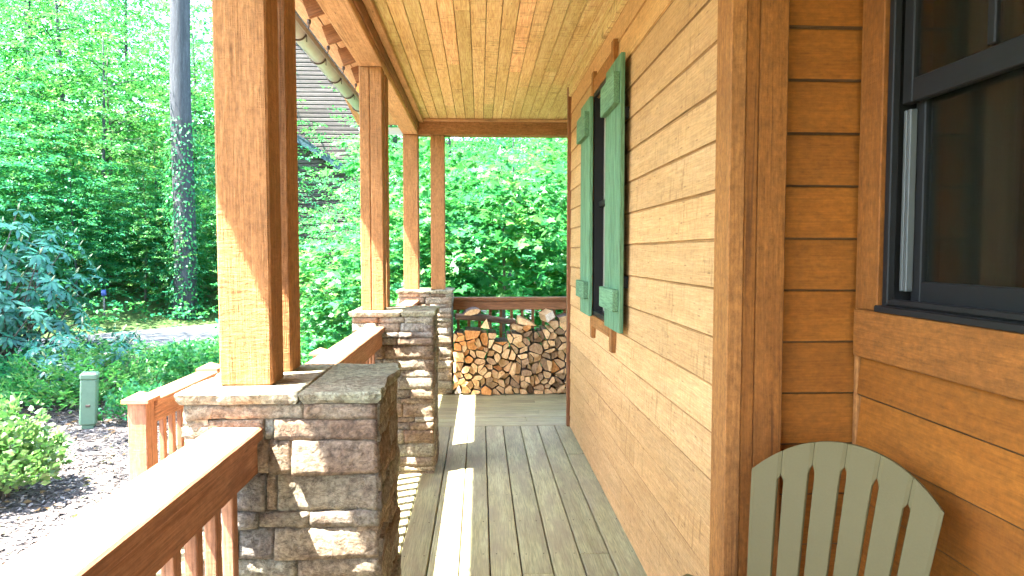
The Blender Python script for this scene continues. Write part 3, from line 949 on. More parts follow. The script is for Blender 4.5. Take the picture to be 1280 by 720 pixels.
def area(p): return abs(sum(p[i][0] * p[(i + 1) % len(p)][1] - p[(i + 1) % len(p)][0] * p[i][1] for i in range(len(p)))) / 2
cells = []
for (sx, sz) in seeds:
    tz = ptop(sx)
    poly = [(PX0, 0.003), (PX1, 0.003), (PX1, 1.0), (PX0, 1.0)]
    for (a, c) in seeds:
        if (a, c) == (sx, sz) or (a - sx) ** 2 + (c - sz) ** 2 > 0.1: continue
        poly = clip(poly, (a + sx) / 2, (c + sz) / 2, a - sx, c - sz)
    poly = clip(poly, 0, min(tz + 0.015, sz + 0.07), 0, 1)
    poly = clip(poly, sx + 0.10, 0, 1, 0); poly = clip(poly, sx - 0.10, 0, -1, 0)
    if len(poly) < 3: continue
    cx_, cz_ = centroid(poly); ar = area(poly); an = rnd.uniform(0, 2 * math.pi)
    ox, oz = cx_ + rnd.uniform(-0.014, 0.014), cz_ + rnd.uniform(-0.014, 0.014)
    if ar > 0.0105 and rnd.random() < 0.75:               # split like an axe would: thirds, halves or left round
        aa = [an, an + rnd.uniform(1.7, 2.4), an + rnd.uniform(3.9, 4.6), an + 2 * math.pi]
        for q0, q1 in zip(aa, aa[1:]):
            cells.append(clip(clip(poly, ox, oz, math.sin(q0), -math.cos(q0)), ox, oz, -math.sin(q1), math.cos(q1)))
    elif ar > 0.0062 and rnd.random() < 0.85:
        nx, nz = math.cos(an), math.sin(an)
        cells += [clip(poly, ox, oz, nx, nz), clip(poly, ox, oz, -nx, -nz)]
    else:
        cells.append(poly)
cells = [c for c in cells if len(c) >= 3 and area(c) > 0.0012]
layers_z = 7
words = ['lowest', 'second', 'third', 'fourth', 'fifth', 'sixth', 'seventh', 'eighth', 'ninth', 'topmost']
ords = ['first', 'second', 'third', 'fourth', 'fifth', 'sixth', 'seventh', 'eighth', 'ninth', 'tenth', 'eleventh', 'twelfth', 'thirteenth', 'fourteenth', 'fifteenth', 'sixteenth',
        'seventeenth', 'eighteenth', 'nineteenth', 'twentieth', 'twenty first', 'twenty second', 'twenty third', 'twenty fourth', 'twenty fifth', 'twenty sixth', 'twenty seventh', 'twenty eighth', 'twenty ninth', 'thirtieth', 'thirty first', 'thirty second', 'thirty third', 'thirty fourth'] + ['farther'] * 40
FW_Y = 6.93
rows = {}
for c in cells:
    cx_, cz_ = centroid(c)
    rows.setdefault(min(int(cz_ / 0.082), 9), []).append((cx_, cz_, c))
for rk in sorted(rows):
    for oi, (cx_, cz_, c) in enumerate(sorted(rows[rk])):
        # gap, small turn, broken corners
        sh = rnd.uniform(0.79, 0.94)
        an = rnd.uniform(-0.17, 0.17)
        pts = []
        n = len(c)
        rounded = rnd.random() < 0.16
        for i in range(n):
            p0, p1, p2 = c[i - 1], c[i], c[(i + 1) % n]
            k = 0.22 if rounded else 0.10
            for q in (p0, p2):
                dd = math.hypot(q[0] - p1[0], q[1] - p1[1])
                kk = min(k, 0.012 / max(dd, 1e-4)) if not rounded else k
                pts.append((p1[0] + (q[0] - p1[0]) * kk, p1[1] + (q[1] - p1[1]) * kk))
        loc = []
        for (px, pz) in pts:
            dx, dz = (px - cx_) * sh, (pz - cz_) * sh
            loc.append((dx * math.cos(an) - dz * math.sin(an) + rnd.uniform(-.0018, .0018), dx * math.sin(an) + dz * math.cos(an) + rnd.uniform(-.0018, .0018)))
        u = rnd.random()
        orange_p = 0.45 if (rk >= 6 and cx_ < 0.25) else 0.05
        if rk == 0 and oi == 0: end, word = 'end_pale', 'pale'
        elif u < orange_p: end, word = 'end_orange', 'orange'
        elif u < orange_p + (0.26 if cx_ > 0.35 else 0.12): end, word = 'end_brown', 'brown'
        else: end, word = 'end_tan', 'tan'
        mb = MB()
        y0 = rnd.uniform(-0.05, 0.04)
        mb.prism(loc[::1], y0, 0.345 + rnd.uniform(-0.03, 0.02), 0, 1)
        o = mb.build('firewood_log', [M['bark'] if rnd.random() < 0.55 else M['split_side'], M[end]])
        o.location = (cx_, FW_Y, cz_)
        shape = 'round cornered' if rounded else ('three sided' if n == 3 else 'angular')
        tag(o, '%s %s log, %s from the pier in the %s layer of firewood' % (shape, word, ords[oi], words[rk]), 'firewood', 'split logs stacked against the porch railing')
# a long branch log and a few loose pieces on top
mb = MB()
mb.tube([(-0.25, FW_Y + 0.02, 0.80), (0.0, FW_Y + 0.10, 0.785), (0.37, FW_Y + 0.16, 0.725)], [0.034, 0.036, 0.03], 14, cap=False)
o = mb.build('firewood_log', [M['bark']]); tag(o, 'long dark branch log lying across the top of the pile', 'firewood', 'split logs stacked against the porch railing')
def loose(poly, x, z, ry, y, end, side, label, l=0.3):
    mb = MB(); mb.prism(poly, 0, l, 0, 1)
    o = mb.build('firewood_log', [M[side], M[end]]); o.location = (x, y, z); o.rotation_euler = ry
    tag(o, label, 'firewood', 'split logs stacked against the porch railing')
half = [(-0.085, -0.012), (-0.02, -0.028), (0.06, -0.022), (0.095, 0.008), (0.06, 0.028), (0.0, 0.03), (-0.05, 0.016)]
loose(half, -0.085, 0.845, (0, R(-9), R(4)), FW_Y - 0.02, 'end_tan', 'bark', 'flat oval cut log lying on the branch log, left of the pile top')
tri = [(-0.05, -0.03), (0.045, -0.034), (0.005, 0.062)]
loose(tri, 0.055, 0.715, (0, R(4), R(-3)), FW_Y - 0.015, 'end_tan', 'split_side', 'upright triangular log end standing proud on the pile top')
wed = [(-0.09, 0.035), (-0.085, -0.03), (0.0, -0.032), (0.105, -0.024), (0.0, 0.018)]
loose(wed, 0.475, 0.745, (0, R(9), 0), FW_Y - 0.01, 'end_tan', 'split_side', 'long tapering tan log at the right hump of the pile top')
blk = [(-0.055, -0.04), (0.045, -0.034), (0.05, 0.038), (-0.04, 0.036)]
loose(blk, 0.715, 0.80, (0, R(-28), R(8)), FW_Y + 0.0, 'end_pale', 'split_side', 'pale greyish block tilted on the right of the pile top')
loose(wed, 0.90, 0.79, (0, R(-24), 0), FW_Y + 0.02, 'end_tan', 'bark', 'long tapering log slanting up beside the cabin corner')

# ------------------------------------------------------------------ plastic adirondack chair
ch = empty('garden_chair', (0.742, 1.50, 0.0), R(-47)); ch.scale = (0.98, 0.95, 0.985)
tag(ch, 'olive plastic garden chair with a fan shaped slatted back in the corner', 'chair')
def back_pt(s, h):
    """s across in [-1, 1], h along the back from 0 (seat) to 1 (shoulder line) and beyond"""
    wid = 0.165 + 0.068 * min(h, 1.15)
    z = 0.30 + 0.57 * h
    y = 0.02 + (z - 0.30) * 0.36 + 0.03 * (1 - h) ** 2 - 0.020 * (1 - s * s) * -1.0
    return Vector((s * wid, y, z))
def arch(s): return 1.0 + 0.185 * (1 - abs(s) ** 2.1)
b = MB()
NS = 6
for i in range(NS):
    sa, sb = -1 + 2 * i / NS, -1 + 2 * (i + 1) / NS
    stop = arch((sa + sb) / 2) - 0.17
    V, F = [], []
    nh, nx = 60, 8
    for side in (0, 1):
        for j in range(nh + 1):
            for k in range(nx + 1):
                s = sa + (sb - sa) * k / nx
                top = arch(s) - (0.0015 if (k in (0, nx) and 0 < (i + (k > 0)) < NS) else 0)
                h = top * j / nh
                g = 0.0
                gs = arch(sa if k == 0 else sb) - 0.11
                if k == 0 and i > 0: g = 0.033 * min(1, max(0.06, (gs - h) / 0.012))
                if k == nx and i < NS - 1: g = -0.033 * min(1, max(0.06, (gs - h) / 0.012))
                p = back_pt(s + g, h)
                p.y += 0.011 * side + (0.003 if k in (0, nx) and side == 0 else 0)
                V.append(p)
    W_, N_ = nx + 1, (nh + 1) * (nx + 1)
    for j in range(nh):
        for k in range(nx):
            F.append([j * W_ + k, j * W_ + k + 1, (j + 1) * W_ + k + 1, (j + 1) * W_ + k])
            F.append([N_ + j * W_ + k, N_ + (j + 1) * W_ + k, N_ + (j + 1) * W_ + k + 1, N_ + j * W_ + k + 1])
    ring = list(range(W_)) + [j * W_ + nx for j in range(1, nh + 1)] + [nh * W_ + k for k in range(nx - 1, -1, -1)] + [j * W_ for j in range(nh - 1, 0, -1)]
    for k in range(len(ring)):
        a, c = ring[k], ring[(k + 1) % len(ring)]
        F.append([N_ + a, N_ + c, c, a])
    b.add(V, F, 0, smooth=False)
b.build('backrest', M['chair'], ch)
for i in range(NS):
    sm = -1 + (2 * i + 1) / NS
    q = MB(); p0 = back_pt(sm, 0.42); q.tube([(p0.x, p0.y + 0.004, p0.z), (p0.x, p0.y - 0.0025, p0.z - 0.001)], [0.0055, 0.005], 10)
    q.build('screw_head', M['iron'], ch)
b = MB()
for i in range(7):                                   # seat boards, dipping to the back
    t = i / 6
    b.box((0, -0.50 + 0.085 * i, 0.375 - 0.075 * t + 0.012 * math.sin(t * 3)), (0.50 - 0.06 * t, 0.078, 0.018), axis=0, bev=0.004, rot=Matrix.Rotation(R(-9), 3, 'X'))
b.build('seat', M['chair'], ch)
for s in (-1, 1):
    b = MB()
    n = 12
    V, F = [], []
    for i in range(n + 1):
        t = i / n
        w = 0.060 + 0.03 * math.sin(math.pi * min(1, t * 1.15) * 0.7)
        xx = s * (0.315 + 0.01 * math.sin(t * 3))
        yy = 0.13 - 0.72 * t
        zz = 0.535
        for (dx, dz) in ((-w, 0.0), (w, 0.0), (w, 0.022), (-w, 0.022)):
            V.append((xx + dx, yy, zz + dz))
    for i in range(n):
        for j in range(4):
            F.append([i * 4 + j, i * 4 + 4 + j, i * 4 + 4 + (j + 1) % 4, i * 4 + (j + 1) % 4])
    F += [[3, 2, 1, 0][::-1], [n * 4 + 3, n * 4 + 2, n * 4 + 1, n * 4]]
    b.add(V, F, 0); b.build('armrest', M['chair'], ch)
    b = MB(); b.bar((s * 0.30, -0.50, 0.0), (s * 0.30, -0.47, 0.534), 0.03, 0.10, bev=0.006); b.build('front_leg', M['chair'], ch)
    b = MB(); b.bar((s * 0.262, -0.46, 0.33), (s * 0.25, 0.36, 0.015), 0.026, 0.10, bev=0.006)
    b.bar((s * 0.285, 0.10, 0.22), (s * 0.285, 0.14, 0.534), 0.026, 0.06, bev=0.005); b.build('rear_leg', M['chair'], ch)

# ------------------------------------------------------------------ terrain, mulch, road
ROAD = [(-40, -2), (-22, 8.2), (-14, 13.6), (-10.3, 17.2), (-7.2, 20.6), (-3.6, 23.6), (1.5, 25.2), (9, 26.0), (24, 25.0), (40, 22)]
def smooth_path(p, n=14):
    out = []
    for i in range(len(p) - 1):
        p0, p1, p2, p3 = (Vector((*p[max(i - 1, 0)], 0)), Vector((*p[i], 0)), Vector((*p[i + 1], 0)), Vector((*p[min(i + 2, len(p) - 1)], 0)))
        for k in range(n):
            t = k / n
            out.append(0.5 * ((2 * p1) + (p2 - p0) * t + (2 * p0 - 5 * p1 + 4 * p2 - p3) * t * t + (3 * p1 - p0 - 3 * p2 + p3) * t ** 3))
    out.append(Vector((*p[-1], 0)))
    return out
RP = smooth_path(ROAD)
RPN = np.array([(p.x, p.y) for p in RP])
def road_d(x, y):
    return float(np.min(np.hypot(RPN[:, 0] - x, RPN[:, 1] - y)))
def side_far(x, y):
    i = int(np.argmin(np.hypot(RPN[:, 0] - x, RPN[:, 1] - y)))
    j = min(i + 1, len(RPN) - 1); i0 = max(j - 1, 0)
    t = RPN[j] - RPN[i0]
    return (t[0] * (y - RPN[i0][1]) - t[1] * (x - RPN[i0][0])) > 0
def ground_z(x, y):
    z = -0.82 + 0.05 * noise.noise(Vector((x * 0.35, y * 0.35, 0))) + 0.02 * noise.noise(Vector((x * 1.3, y * 1.3, 4)))
    d = road_d(x, y)
    if x < -2.2 and y < 12:                                   # mulch bank rises away from the porch
        z += 0.10 * min(1.0, max(0, (-x - 2.2)) / 5)
    if d > 2.4:
        if side_far(x, y):
            z += 0.16 * (d - 2.4) + 0.0045 * (d - 2.4) ** 2 if d < 40 else 13
    else:
        z = -0.86
    return z
xs = np.concatenate([np.linspace(-400, -60, 12), np.linspace(-50, -14, 37), np.linspace(-13, 4, 86), np.linspace(5, 40, 36), np.linspace(60, 400, 12)])
ys = np.concatenate([np.linspace(-300, -30, 8), np.linspace(-20, 2, 23), np.linspace(2.2, 30, 140), np.linspace(31, 70, 40), np.linspace(80, 400, 12)])
V, F, T = [], [], []
for y in ys:
    for x in xs:
        V.append((x, y, min(ground_z(x, y), 16.0)))
nx_ = len(xs)
for j in range(len(ys) - 1):
    for i in range(nx_ - 1):
        F.append([j * nx_ + i, j * nx_ + i + 1, (j + 1) * nx_ + i + 1, (j + 1) * nx_ + i])
def in_mulch(x, y):
    e = 0.5 * noise.noise(Vector((x * 0.8, y * 0.8, 9)))
    return x < -0.9 and -6 < y and y + 0.35 * x * -1 * 0 < 10.8 + e * 2 + 0.25 * (x + 6) and x > -13
m = NT('forest_ground')
co = m.n('ShaderNodeTexCoord').outputs['Object']
n1 = m.noise(co, 2.2, 6, 0.65); n2 = m.noise(co, 28, 5, 0.7); n3 = m.noise(co, 0.5, 3, 0.5)
cg = m.ramp(n1, [(0.35, (0.035, 0.065, 0.02)), (0.52, (0.06, 0.10, 0.03)), (0.68, (0.12, 0.13, 0.06))])
cm = m.ramp(n2, [(0.32, (0.042, 0.036, 0.034)), (0.5, (0.105, 0.09, 0.08)), (0.66, (0.21, 0.185, 0.165))])
mk = m.attr('tint').outputs['Fac']
c = m.mix(m.ramp(m.math('ADD', mk, m.math('MULTIPLY', m.math('SUBTRACT', n1, 0.5), 0.6)), [(0.42, 0.0), (0.58, 1.0)]), cg, cm)
m.bsdf(c, 0.95, m.bump(m.math('ADD', n2, n1), 0.8, 0.03), 0.1)
M['ground'] = m.mat
b = MB()
b.add(V, F, 0, smooth=True)
b.t = [1.0 if in_mulch(v[0], v[1]) else 0.0 for v in V]
o = b.build('ground', M['ground']); tag(o, 'forest floor and mulch beds around the cabin', 'ground', kind='structure')

m = NT('road_asphalt')
co = m.n('ShaderNodeTexCoord').outputs['Object']
n1 = m.noise(co, 60, 4, 0.7); n2 = m.noise(co, 0.9, 4, 0.6)
c = m.mix(n2, m.ramp(n1, [(0.35, (0.04, 0.042, 0.048)), (0.65, (0.085, 0.088, 0.094))]), (0.075, 0.077, 0.082))
m.bsdf(c, 0.9, m.bump(n1, 0.4, 0.01), 0.2)
M['road'] = m.mat
V, F = [], []
for i, p in enumerate(RP):
    t = (RP[min(i + 1, len(RP) - 1)] - RP[max(i - 1, 0)]).normalized(); s = Vector((-t.y, t.x, 0))
    for k, w in enumerate((-1.95, -1.7, 0, 1.7, 1.95)):
        q = p + s * (w + 0.08 * noise.noise(Vector((i * 0.7, w, 0))))
        V.append((q.x, q.y, -0.86 + (0.0 if k in (0, 4) else 0.05 if k != 2 else 0.075) - (0.06 if k in (0, 4) else 0) + 0.02))
for i in range(len(RP) - 1):
    for k in range(4):
        F.append([i * 5 + k, (i + 1) * 5 + k, (i + 1) * 5 + k + 1, i * 5 + k + 1][::-1])
b = MB(); b.add(V, F, 0, smooth=True)
o = b.build('road', M['road']); tag(o, 'grey asphalt lane curving through the woods', 'road', kind='structure')

# ------------------------------------------------------------------ leaves
def leaf_mesh(name, pos, d, nrm, size, tint, mat, shape='diamond', parent=None, kind=None):
    N = len(pos)
    d = d / np.maximum(np.linalg.norm(d, axis=1, keepdims=True), 1e-6)
    nrm = nrm - d * np.sum(nrm * d, 1, keepdims=True)
    nrm = nrm / np.maximum(np.linalg.norm(nrm, axis=1, keepdims=True), 1e-6)
    s = np.cross(nrm, d)
    if shape == 'diamond':
        pr = np.array([(0, 0, 0), (0.45, -0.30, 0.07), (1, 0, -0.04), (0.45, 0.30, 0.07)])
        tri = np.array([(0, 1, 2), (0, 2, 3)])
    elif shape == 'long':
        pr = np.array([(0, 0, 0), (0.3, -0.13, 0.03), (0.7, -0.13, 0.0), (1, 0, -0.10), (0.7, 0.13, 0.0), (0.3, 0.13, 0.03)])
        tri = np.array([(0, 1, 5), (1, 2, 4), (1, 4, 5), (2, 3, 4)])
    else:                                                   # maple
        pr = np.array([(0.35, 0, 0.0), (0, 0, 0), (0.12, -0.22, .02), (0.05, -0.42, .04), (0.32, -0.30, .03), (0.52, -0.55, .05), (0.60, -0.22, .03),
                       (1, 0, -0.05), (0.60, 0.22, .03), (0.52, 0.55, .05), (0.32, 0.30, .03), (0.05, 0.42, .04), (0.12, 0.22, .02)])
        tri = np.array([(0, i, i + 1 if i < 12 else 1) for i in range(1, 13)])
    K = len(pr)
    sz = size[:, None, None]
    V = pos[:, None, :] + sz * (pr[None, :, 0:1] * d[:, None, :] + pr[None, :, 1:2] * s[:, None, :] + pr[None, :, 2:3] * nrm[:, None, :])
    F = (tri[None] + (np.arange(N) * K)[:, None, None]).reshape(-1, 3)
    me = bpy.data.meshes.new(name)
    me.vertices.add(N * K); me.vertices.foreach_set('co', V.astype(np.float32).ravel())
    me.loops.add(F.size); me.loops.foreach_set('vertex_index', F.astype(np.int32).ravel())
    me.polygons.add(len(F)); me.polygons.foreach_set('loop_start', np.arange(0, F.size, 3, dtype=np.int32))
    me.update(calc_edges=True)
    me.materials.append(mat)
    a = me.attributes.new('tint', 'FLOAT', 'POINT'); a.data.foreach_set('value', np.repeat(tint, K).astype(np.float32))
    o = bpy.data.objects.new(name, me); col.objects.link(o)
    if parent is not None: o.parent = parent
    if kind: o['kind'] = kind
    return o

def sprays(rng, centers, dirs, per, length, size, width=0.35, jit=0.35, droop=0.15):
    """flat leafy twigs: leaves to both sides of a short axis"""
    n = len(centers)
    t = rng.random((n, per))
    sgn = np.where(rng.random((n, per)) < 0.5, -1, 1)
    h = dirs.copy(); h[:, 2] -= droop; h /= np.linalg.norm(h, axis=1, keepdims=True)
    side = np.cross(h, np.array([0, 0, 1.0])); side /= np.maximum(np.linalg.norm(side, axis=1, keepdims=True), 1e-6)
    L = length * (0.7 + 0.6 * rng.random((n, 1)))
    pos = centers[:, None, :] + h[:, None, :] * (t * L)[:, :, None] + side[:, None, :] * (sgn * width * L * (1.05 - t) * rng.random((n, per)))[:, :, None]
    pos += rng.normal(0, 0.05 * length, pos.shape)
    d = h[:, None, :] * 0.6 + side[:, None, :] * sgn[:, :, None] * 0.8 + rng.normal(0, 0.3, pos.shape)
    d[:, :, 2] -= 0.15
    up = np.cross(side, h); up *= np.sign(up[:, 2:3])
    nr = up[:, None, :] + rng.normal(0, jit, pos.shape)
    sz = size * (0.65 + 0.6 * rng.random((n, per)))
    tint = np.clip(rng.random((n, 1)) * 0.55 + rng.random((n, per)) * 0.45, 0, 1)
    return pos.reshape(-1, 3), d.reshape(-1, 3), nr.reshape(-1, 3), sz.ravel(), tint.ravel()

def crown_points(rng, radii, cz, clumps, per_clump, spread=0.30):
    radii = np.array(radii, float)
    v = rng.normal(size=(clumps, 3)); v /= np.linalg.norm(v, axis=1, keepdims=True)
    r = rng.random((clumps, 1)) ** 0.42
    c = v * r * radii; c[:, 2] += cz
    p = np.repeat(c, per_clump, 0) + rng.normal(0, 1, (clumps * per_clump, 3)) * radii * spread * np.array([1, 1, 0.55])
    out = p.copy(); out[:, 2] = 0
    out += rng.normal(0, 0.4, out.shape) * radii.max() * 0.3
    out[:, 2] *= 0.2
    out /= np.maximum(np.linalg.norm(out, axis=1, keepdims=True), 1e-6)
    return p, out, c

def make_tree(name, seed, radii, cz, clumps, per_clump, per, length, size, mat, trunk_r, height, shape='diamond', limbs=9, lean=(0, 0), tm='trunk', jit=0.4):
    rng = np.random.default_rng(seed); rr = random.Random(seed)
    root = empty(name, (0, 0, 0))
    p, dr, c = crown_points(rng, radii, cz, clumps, per_clump)
    leaf_mesh('crown', *sprays(rng, p, dr, per, length, size, jit=jit), mat, shape, root)
    mb = MB()
    pts, rad = [], []
    ph = rr.random() * 6
    for i in range(13):
        t = i / 12
        pts.append((lean[0] * t + 0.12 * math.sin(t * 5 + ph) * (height / 12), lean[1] * t + 0.10 * math.cos(t * 4 + ph) * (height / 12), -0.4 + (height + 0.4) * t))
        rad.append(max(trunk_r * (1 - 0.82 * t) * (1.35 if i == 0 else 1), 0.012))
    mb.tube(pts, rad, 10)
    idx = list(range(clumps)); rr.shuffle(idx)
    for k in idx[:limbs]:
        e = Vector(c[k])
        hz = max(0.15 * height, min(e.z - 0.25 * Vector((e.x, e.y)).length, height * 0.95)); t = (hz + 0.4) / (height + 0.4)
        i0 = min(int(t * 12), 11); f = t * 12 - i0
        s = Vector(pts[i0]).lerp(Vector(pts[i0 + 1]), f)
        r0 = rad[i0] * 0.5
        q = [s, s.lerp(e, 0.35) + Vector((0, 0, 0.08 * (e - s).length)), s.lerp(e, 0.7) + Vector((rr.uniform(-.2, .2), rr.uniform(-.2, .2), 0.08 * (e - s).length)), e]
        mb.tube(q, [r0, r0 * 0.7, r0 * 0.45, max(r0 * 0.2, 0.006)], 6)
    mb.build('trunk', M[tm], root)
    return root

PROTO = {
    'maple_a': make_tree('maple_tree', 1, (3.6, 3.4, 4.2), 4.9, 46, 22, 24, 0.75, 0.125, M['leaf_a'], 0.10, 9.0),
    'maple_b': make_tree('maple_tree', 2, (3.2, 3.6, 4.6), 5.2, 44, 22, 24, 0.80, 0.125, M['leaf_b'], 0.11, 9.6),
    'maple_c': make_tree('maple_tree', 3, (3.8, 3.2, 3.8), 4.3, 44, 22, 24, 0.70, 0.12, M['leaf_c'], 0.09, 8.0, tm='trunk_dark'),
    'poplar': make_tree('poplar_tree', 4, (3.4, 3.4, 6.0), 12.0, 46, 18, 20, 0.85, 0.15, M['leaf_b'], 0.24, 19.0, limbs=14),
    'sapling': make_tree('maple_sapling', 5, (1.7, 1.7, 2.1), 2.9, 24, 13, 13, 0.55, 0.19, M['leaf_b'], 0.045, 4.8, 'maple', 8, tm='trunk_dark'),
    'sapling_b': make_tree('maple_sapling', 6, (2.0, 1.8, 2.3), 3.0, 26, 14, 14, 0.6, 0.16, M['leaf_a'], 0.05, 5.0, 'maple', 8, tm='trunk_dark'),
}
used = set()
TREES = []
def put_tree(kind, x, y, s, rz, label, group='trees along the lane', tilt=(0, 0), dz=0.0):
    src = PROTO[kind]
    o = src if kind not in used else copy_tree(src)
    used.add(kind)
    o.location = (x, y, ground_z(x, y) - 0.05 + dz); o.rotation_euler = (tilt[0], tilt[1], rz); o.scale = (s, s, s)
    tag(o, label, 'tree', group)
    return o
TREES_AT = [
 # kind, x, y, scale, rot, label
 ('maple_a', -18.2, 20.2, 0.95, 0.3, 'bright layered maple at the left edge, just across the lane'),
 ('maple_c', -15.0, 22.0, 0.85, 1.9, 'dark green maple low over the lane, behind the rhododendron'),
 ('maple_b', -13.6, 25.6, 0.95, 2.2, 'yellow green maple across the lane, left of the tall bare trunk'),
 ('maple_c', -10.2, 27.6, 0.80, 4.0, 'dark low maple around the foot of the tall bare trunk'),
 ('maple_a', -21.5, 25.5, 1.25, 5.1, 'big maple farther up the left bank'),
 ('maple_b', -16.5, 28.0, 1.30, 0.9, 'big sunlit maple on the left bank, above the dark maple'),
 ('maple_a', -12.8, 31.5, 1.2, 2.7, 'tall maple behind the bare trunk'),
 ('poplar', -20.5, 33.0, 1.0, 0.0, 'tall poplar crown high at the left of the picture'),
 ('poplar', -25.5, 30.0, 0.95, 2.0, 'tall poplar at the far left of the bank'),
 ('maple_b', -18.5, 37.5, 1.5, 4.4, 'large pale maple deep in the left wood'),
 ('maple_a', -24.5, 38.5, 1.5, 3.3, 'large maple deep in the wood at the far left'),
 ('maple_c', -28.0, 24.0, 1.2, 1.2, 'dark maple left beyond the rhododendron'),
 ('maple_c', -10.8, 38.5, 1.3, 5.6, 'dark maple left of the grey neighbouring house'),
 ('maple_b', -2.2, 20.3, 0.62, 1.4, 'bright maple seen between the corner posts'),
 ('maple_a', 0.9, 19.3, 0.70, 3.5, 'bushy maple in the opening above the firewood'),
 ('maple_b', 3.4, 21.0, 0.75, 0.2, 'bushy maple at the right of the opening, next to the cabin wall'),
 ('maple_a', -1.2, 30.2, 1.15, 5.5, 'tall maple beyond the lane behind the corner posts'),
 ('maple_c', 2.6, 31.0, 1.15, 2.5, 'dark tall maple beyond the lane in the opening above the firewood'),
 ('maple_b', 6.5, 30.0, 1.2, 4.1, 'tall maple beyond the lane next to the cabin wall'),
 ('maple_a', 7.8, 21.5, 0.9, 4.9, 'bushy maple right of the porch end'),
 ('maple_b', 11.0, 27.5, 1.2, 1.0, 'maple farther right beyond the porch end'),
 ('poplar', 4.0, 39.0, 1.0, 3.9, 'tall poplar far beyond the porch end'),
 ('poplar', -3.0, 38.0, 1.05, 1.1, 'tall poplar far beyond the corner posts'),
 ('maple_b', -10.6, 23.9, 0.42, 5.2, 'low bright maple right behind the foot of the bare trunk'),
 ('maple_a', -12.2, 26.4, 0.6, 3.9, 'low leafy maple between the left maples and the bare trunk'),
 ('maple_a', -13.2, 22.9, 0.52, 0.8, 'small layered maple just across the lane, right of the rhododendron'),
 ('maple_c', -11.6, 24.3, 0.55, 3.1, 'small dark maple at the left of the bare trunk'),
 ('maple_a', -8.6, 25.2, 0.55, 4.6, 'small maple just right of the bare trunk'),
 ('maple_b', -16.2, 21.4, 0.55, 2.0, 'small yellow green maple over the lane behind the rhododendron'),
 ('sapling', -1.95, 11.6, 0.62, 0.5, 'young maple with big bright leaves between the two near posts'),
 ('sapling_b', -1.75, 15.4, 0.62, 2.6, 'young maple behind the bright sapling, left of the middle post'),
 ('sapling', -1.25, 13.2, 0.85, 3.9, 'young bright maple between the middle post and the corner posts'),
 ('sapling_b', 0.4, 12.4, 0.85, 5.0, 'young maple just beyond the railing with the firewood'),
 ('sapling', 2.3, 13.4, 0.95, 1.7, 'young maple beyond the railing at the cabin corner'),
 ('sapling_b', -7.2, 23.4, 0.6, 1.2, 'small maple leaning over the lane beside the near post'),
]
for (k, x, y, s, r, lab) in TREES_AT: put_tree(k, x, y, s, r, lab)
# trees standing over the mulch bed, out of the picture to the left: their shade falls on the bank
put_tree('poplar', -11.6, 7.2, 0.85, 0.7, 'tall poplar at the left of the mulch bed, shading the bank')
put_tree('poplar', -15.6, 14.6, 0.92, 4.4, 'tall poplar shading the near edge of the lane')
put_tree('poplar', -12.8, 10.6, 0.9, 2.9, 'tall poplar shading the rhododendron')

# the tall bare trunk by the lane, with ivy up its foot
root = empty('tall_tree', (-9.75, 23.0, ground_z(-9.75, 23.0)))
tag(root, 'tall straight bare grey trunk with ivy on its foot, beyond the lane', 'tree', 'trees along the lane')
mb = MB()
mb.tube([(0.10 * math.sin(i * 0.9) * 0.4 + 0.012 * i, 0, -0.4 + i * 1.5) for i in range(17)], [0.42 if i == 0 else 0.36 - 0.009 * i for i in range(17)], 18)
for (h, a, l) in ((17, 0.3, 3.5), (18.5, 2.6, 3.2), (20, 4.4, 3.0), (21.5, 1.4, 2.4), (22.5, 5.6, 2.0)):
    e = Vector((math.cos(a) * l, math.sin(a) * l, h + l * 0.6))
    mb.tube([(0.15, 0, h), tuple(Vector((0.15, 0, h)).lerp(e, 0.5) + Vector((0, 0, -0.1))), e], [0.13, 0.08, 0.03], 7)
mb.build('trunk', M['trunk'], root)
rng = np.random.default_rng(21)
p, dr, c = crown_points(rng, (4.2, 4.2, 3.2), 22.0, 46, 18)
leaf_mesh('crown', *sprays(rng, p, dr, 14, 0.8, 0.2), M['leaf_b'], 'diamond', root)
n = 2400
a = rng.random(n) * 2 * math.pi; h = rng.random(n) ** 1.3 * 6.5
p = np.stack([np.cos(a) * 0.45 + 0.05, np.sin(a) * 0.45, h], 1); d = np.stack([np.cos(a) * 0.5, np.sin(a) * 0.5, -0.7 + 0 * a], 1) + rng.normal(0, .4, (n, 3))
p[:, :2] += rng.normal(0, 0.10, (n, 2))
leaf_mesh('ivy', p, d, np.stack([np.cos(a), np.sin(a), 0.5 + 0 * a], 1) + rng.normal(0, .3, (n, 3)), 0.085 + 0.06 * rng.random(n), rng.random(n), M['leaf_c'], 'diamond', root)
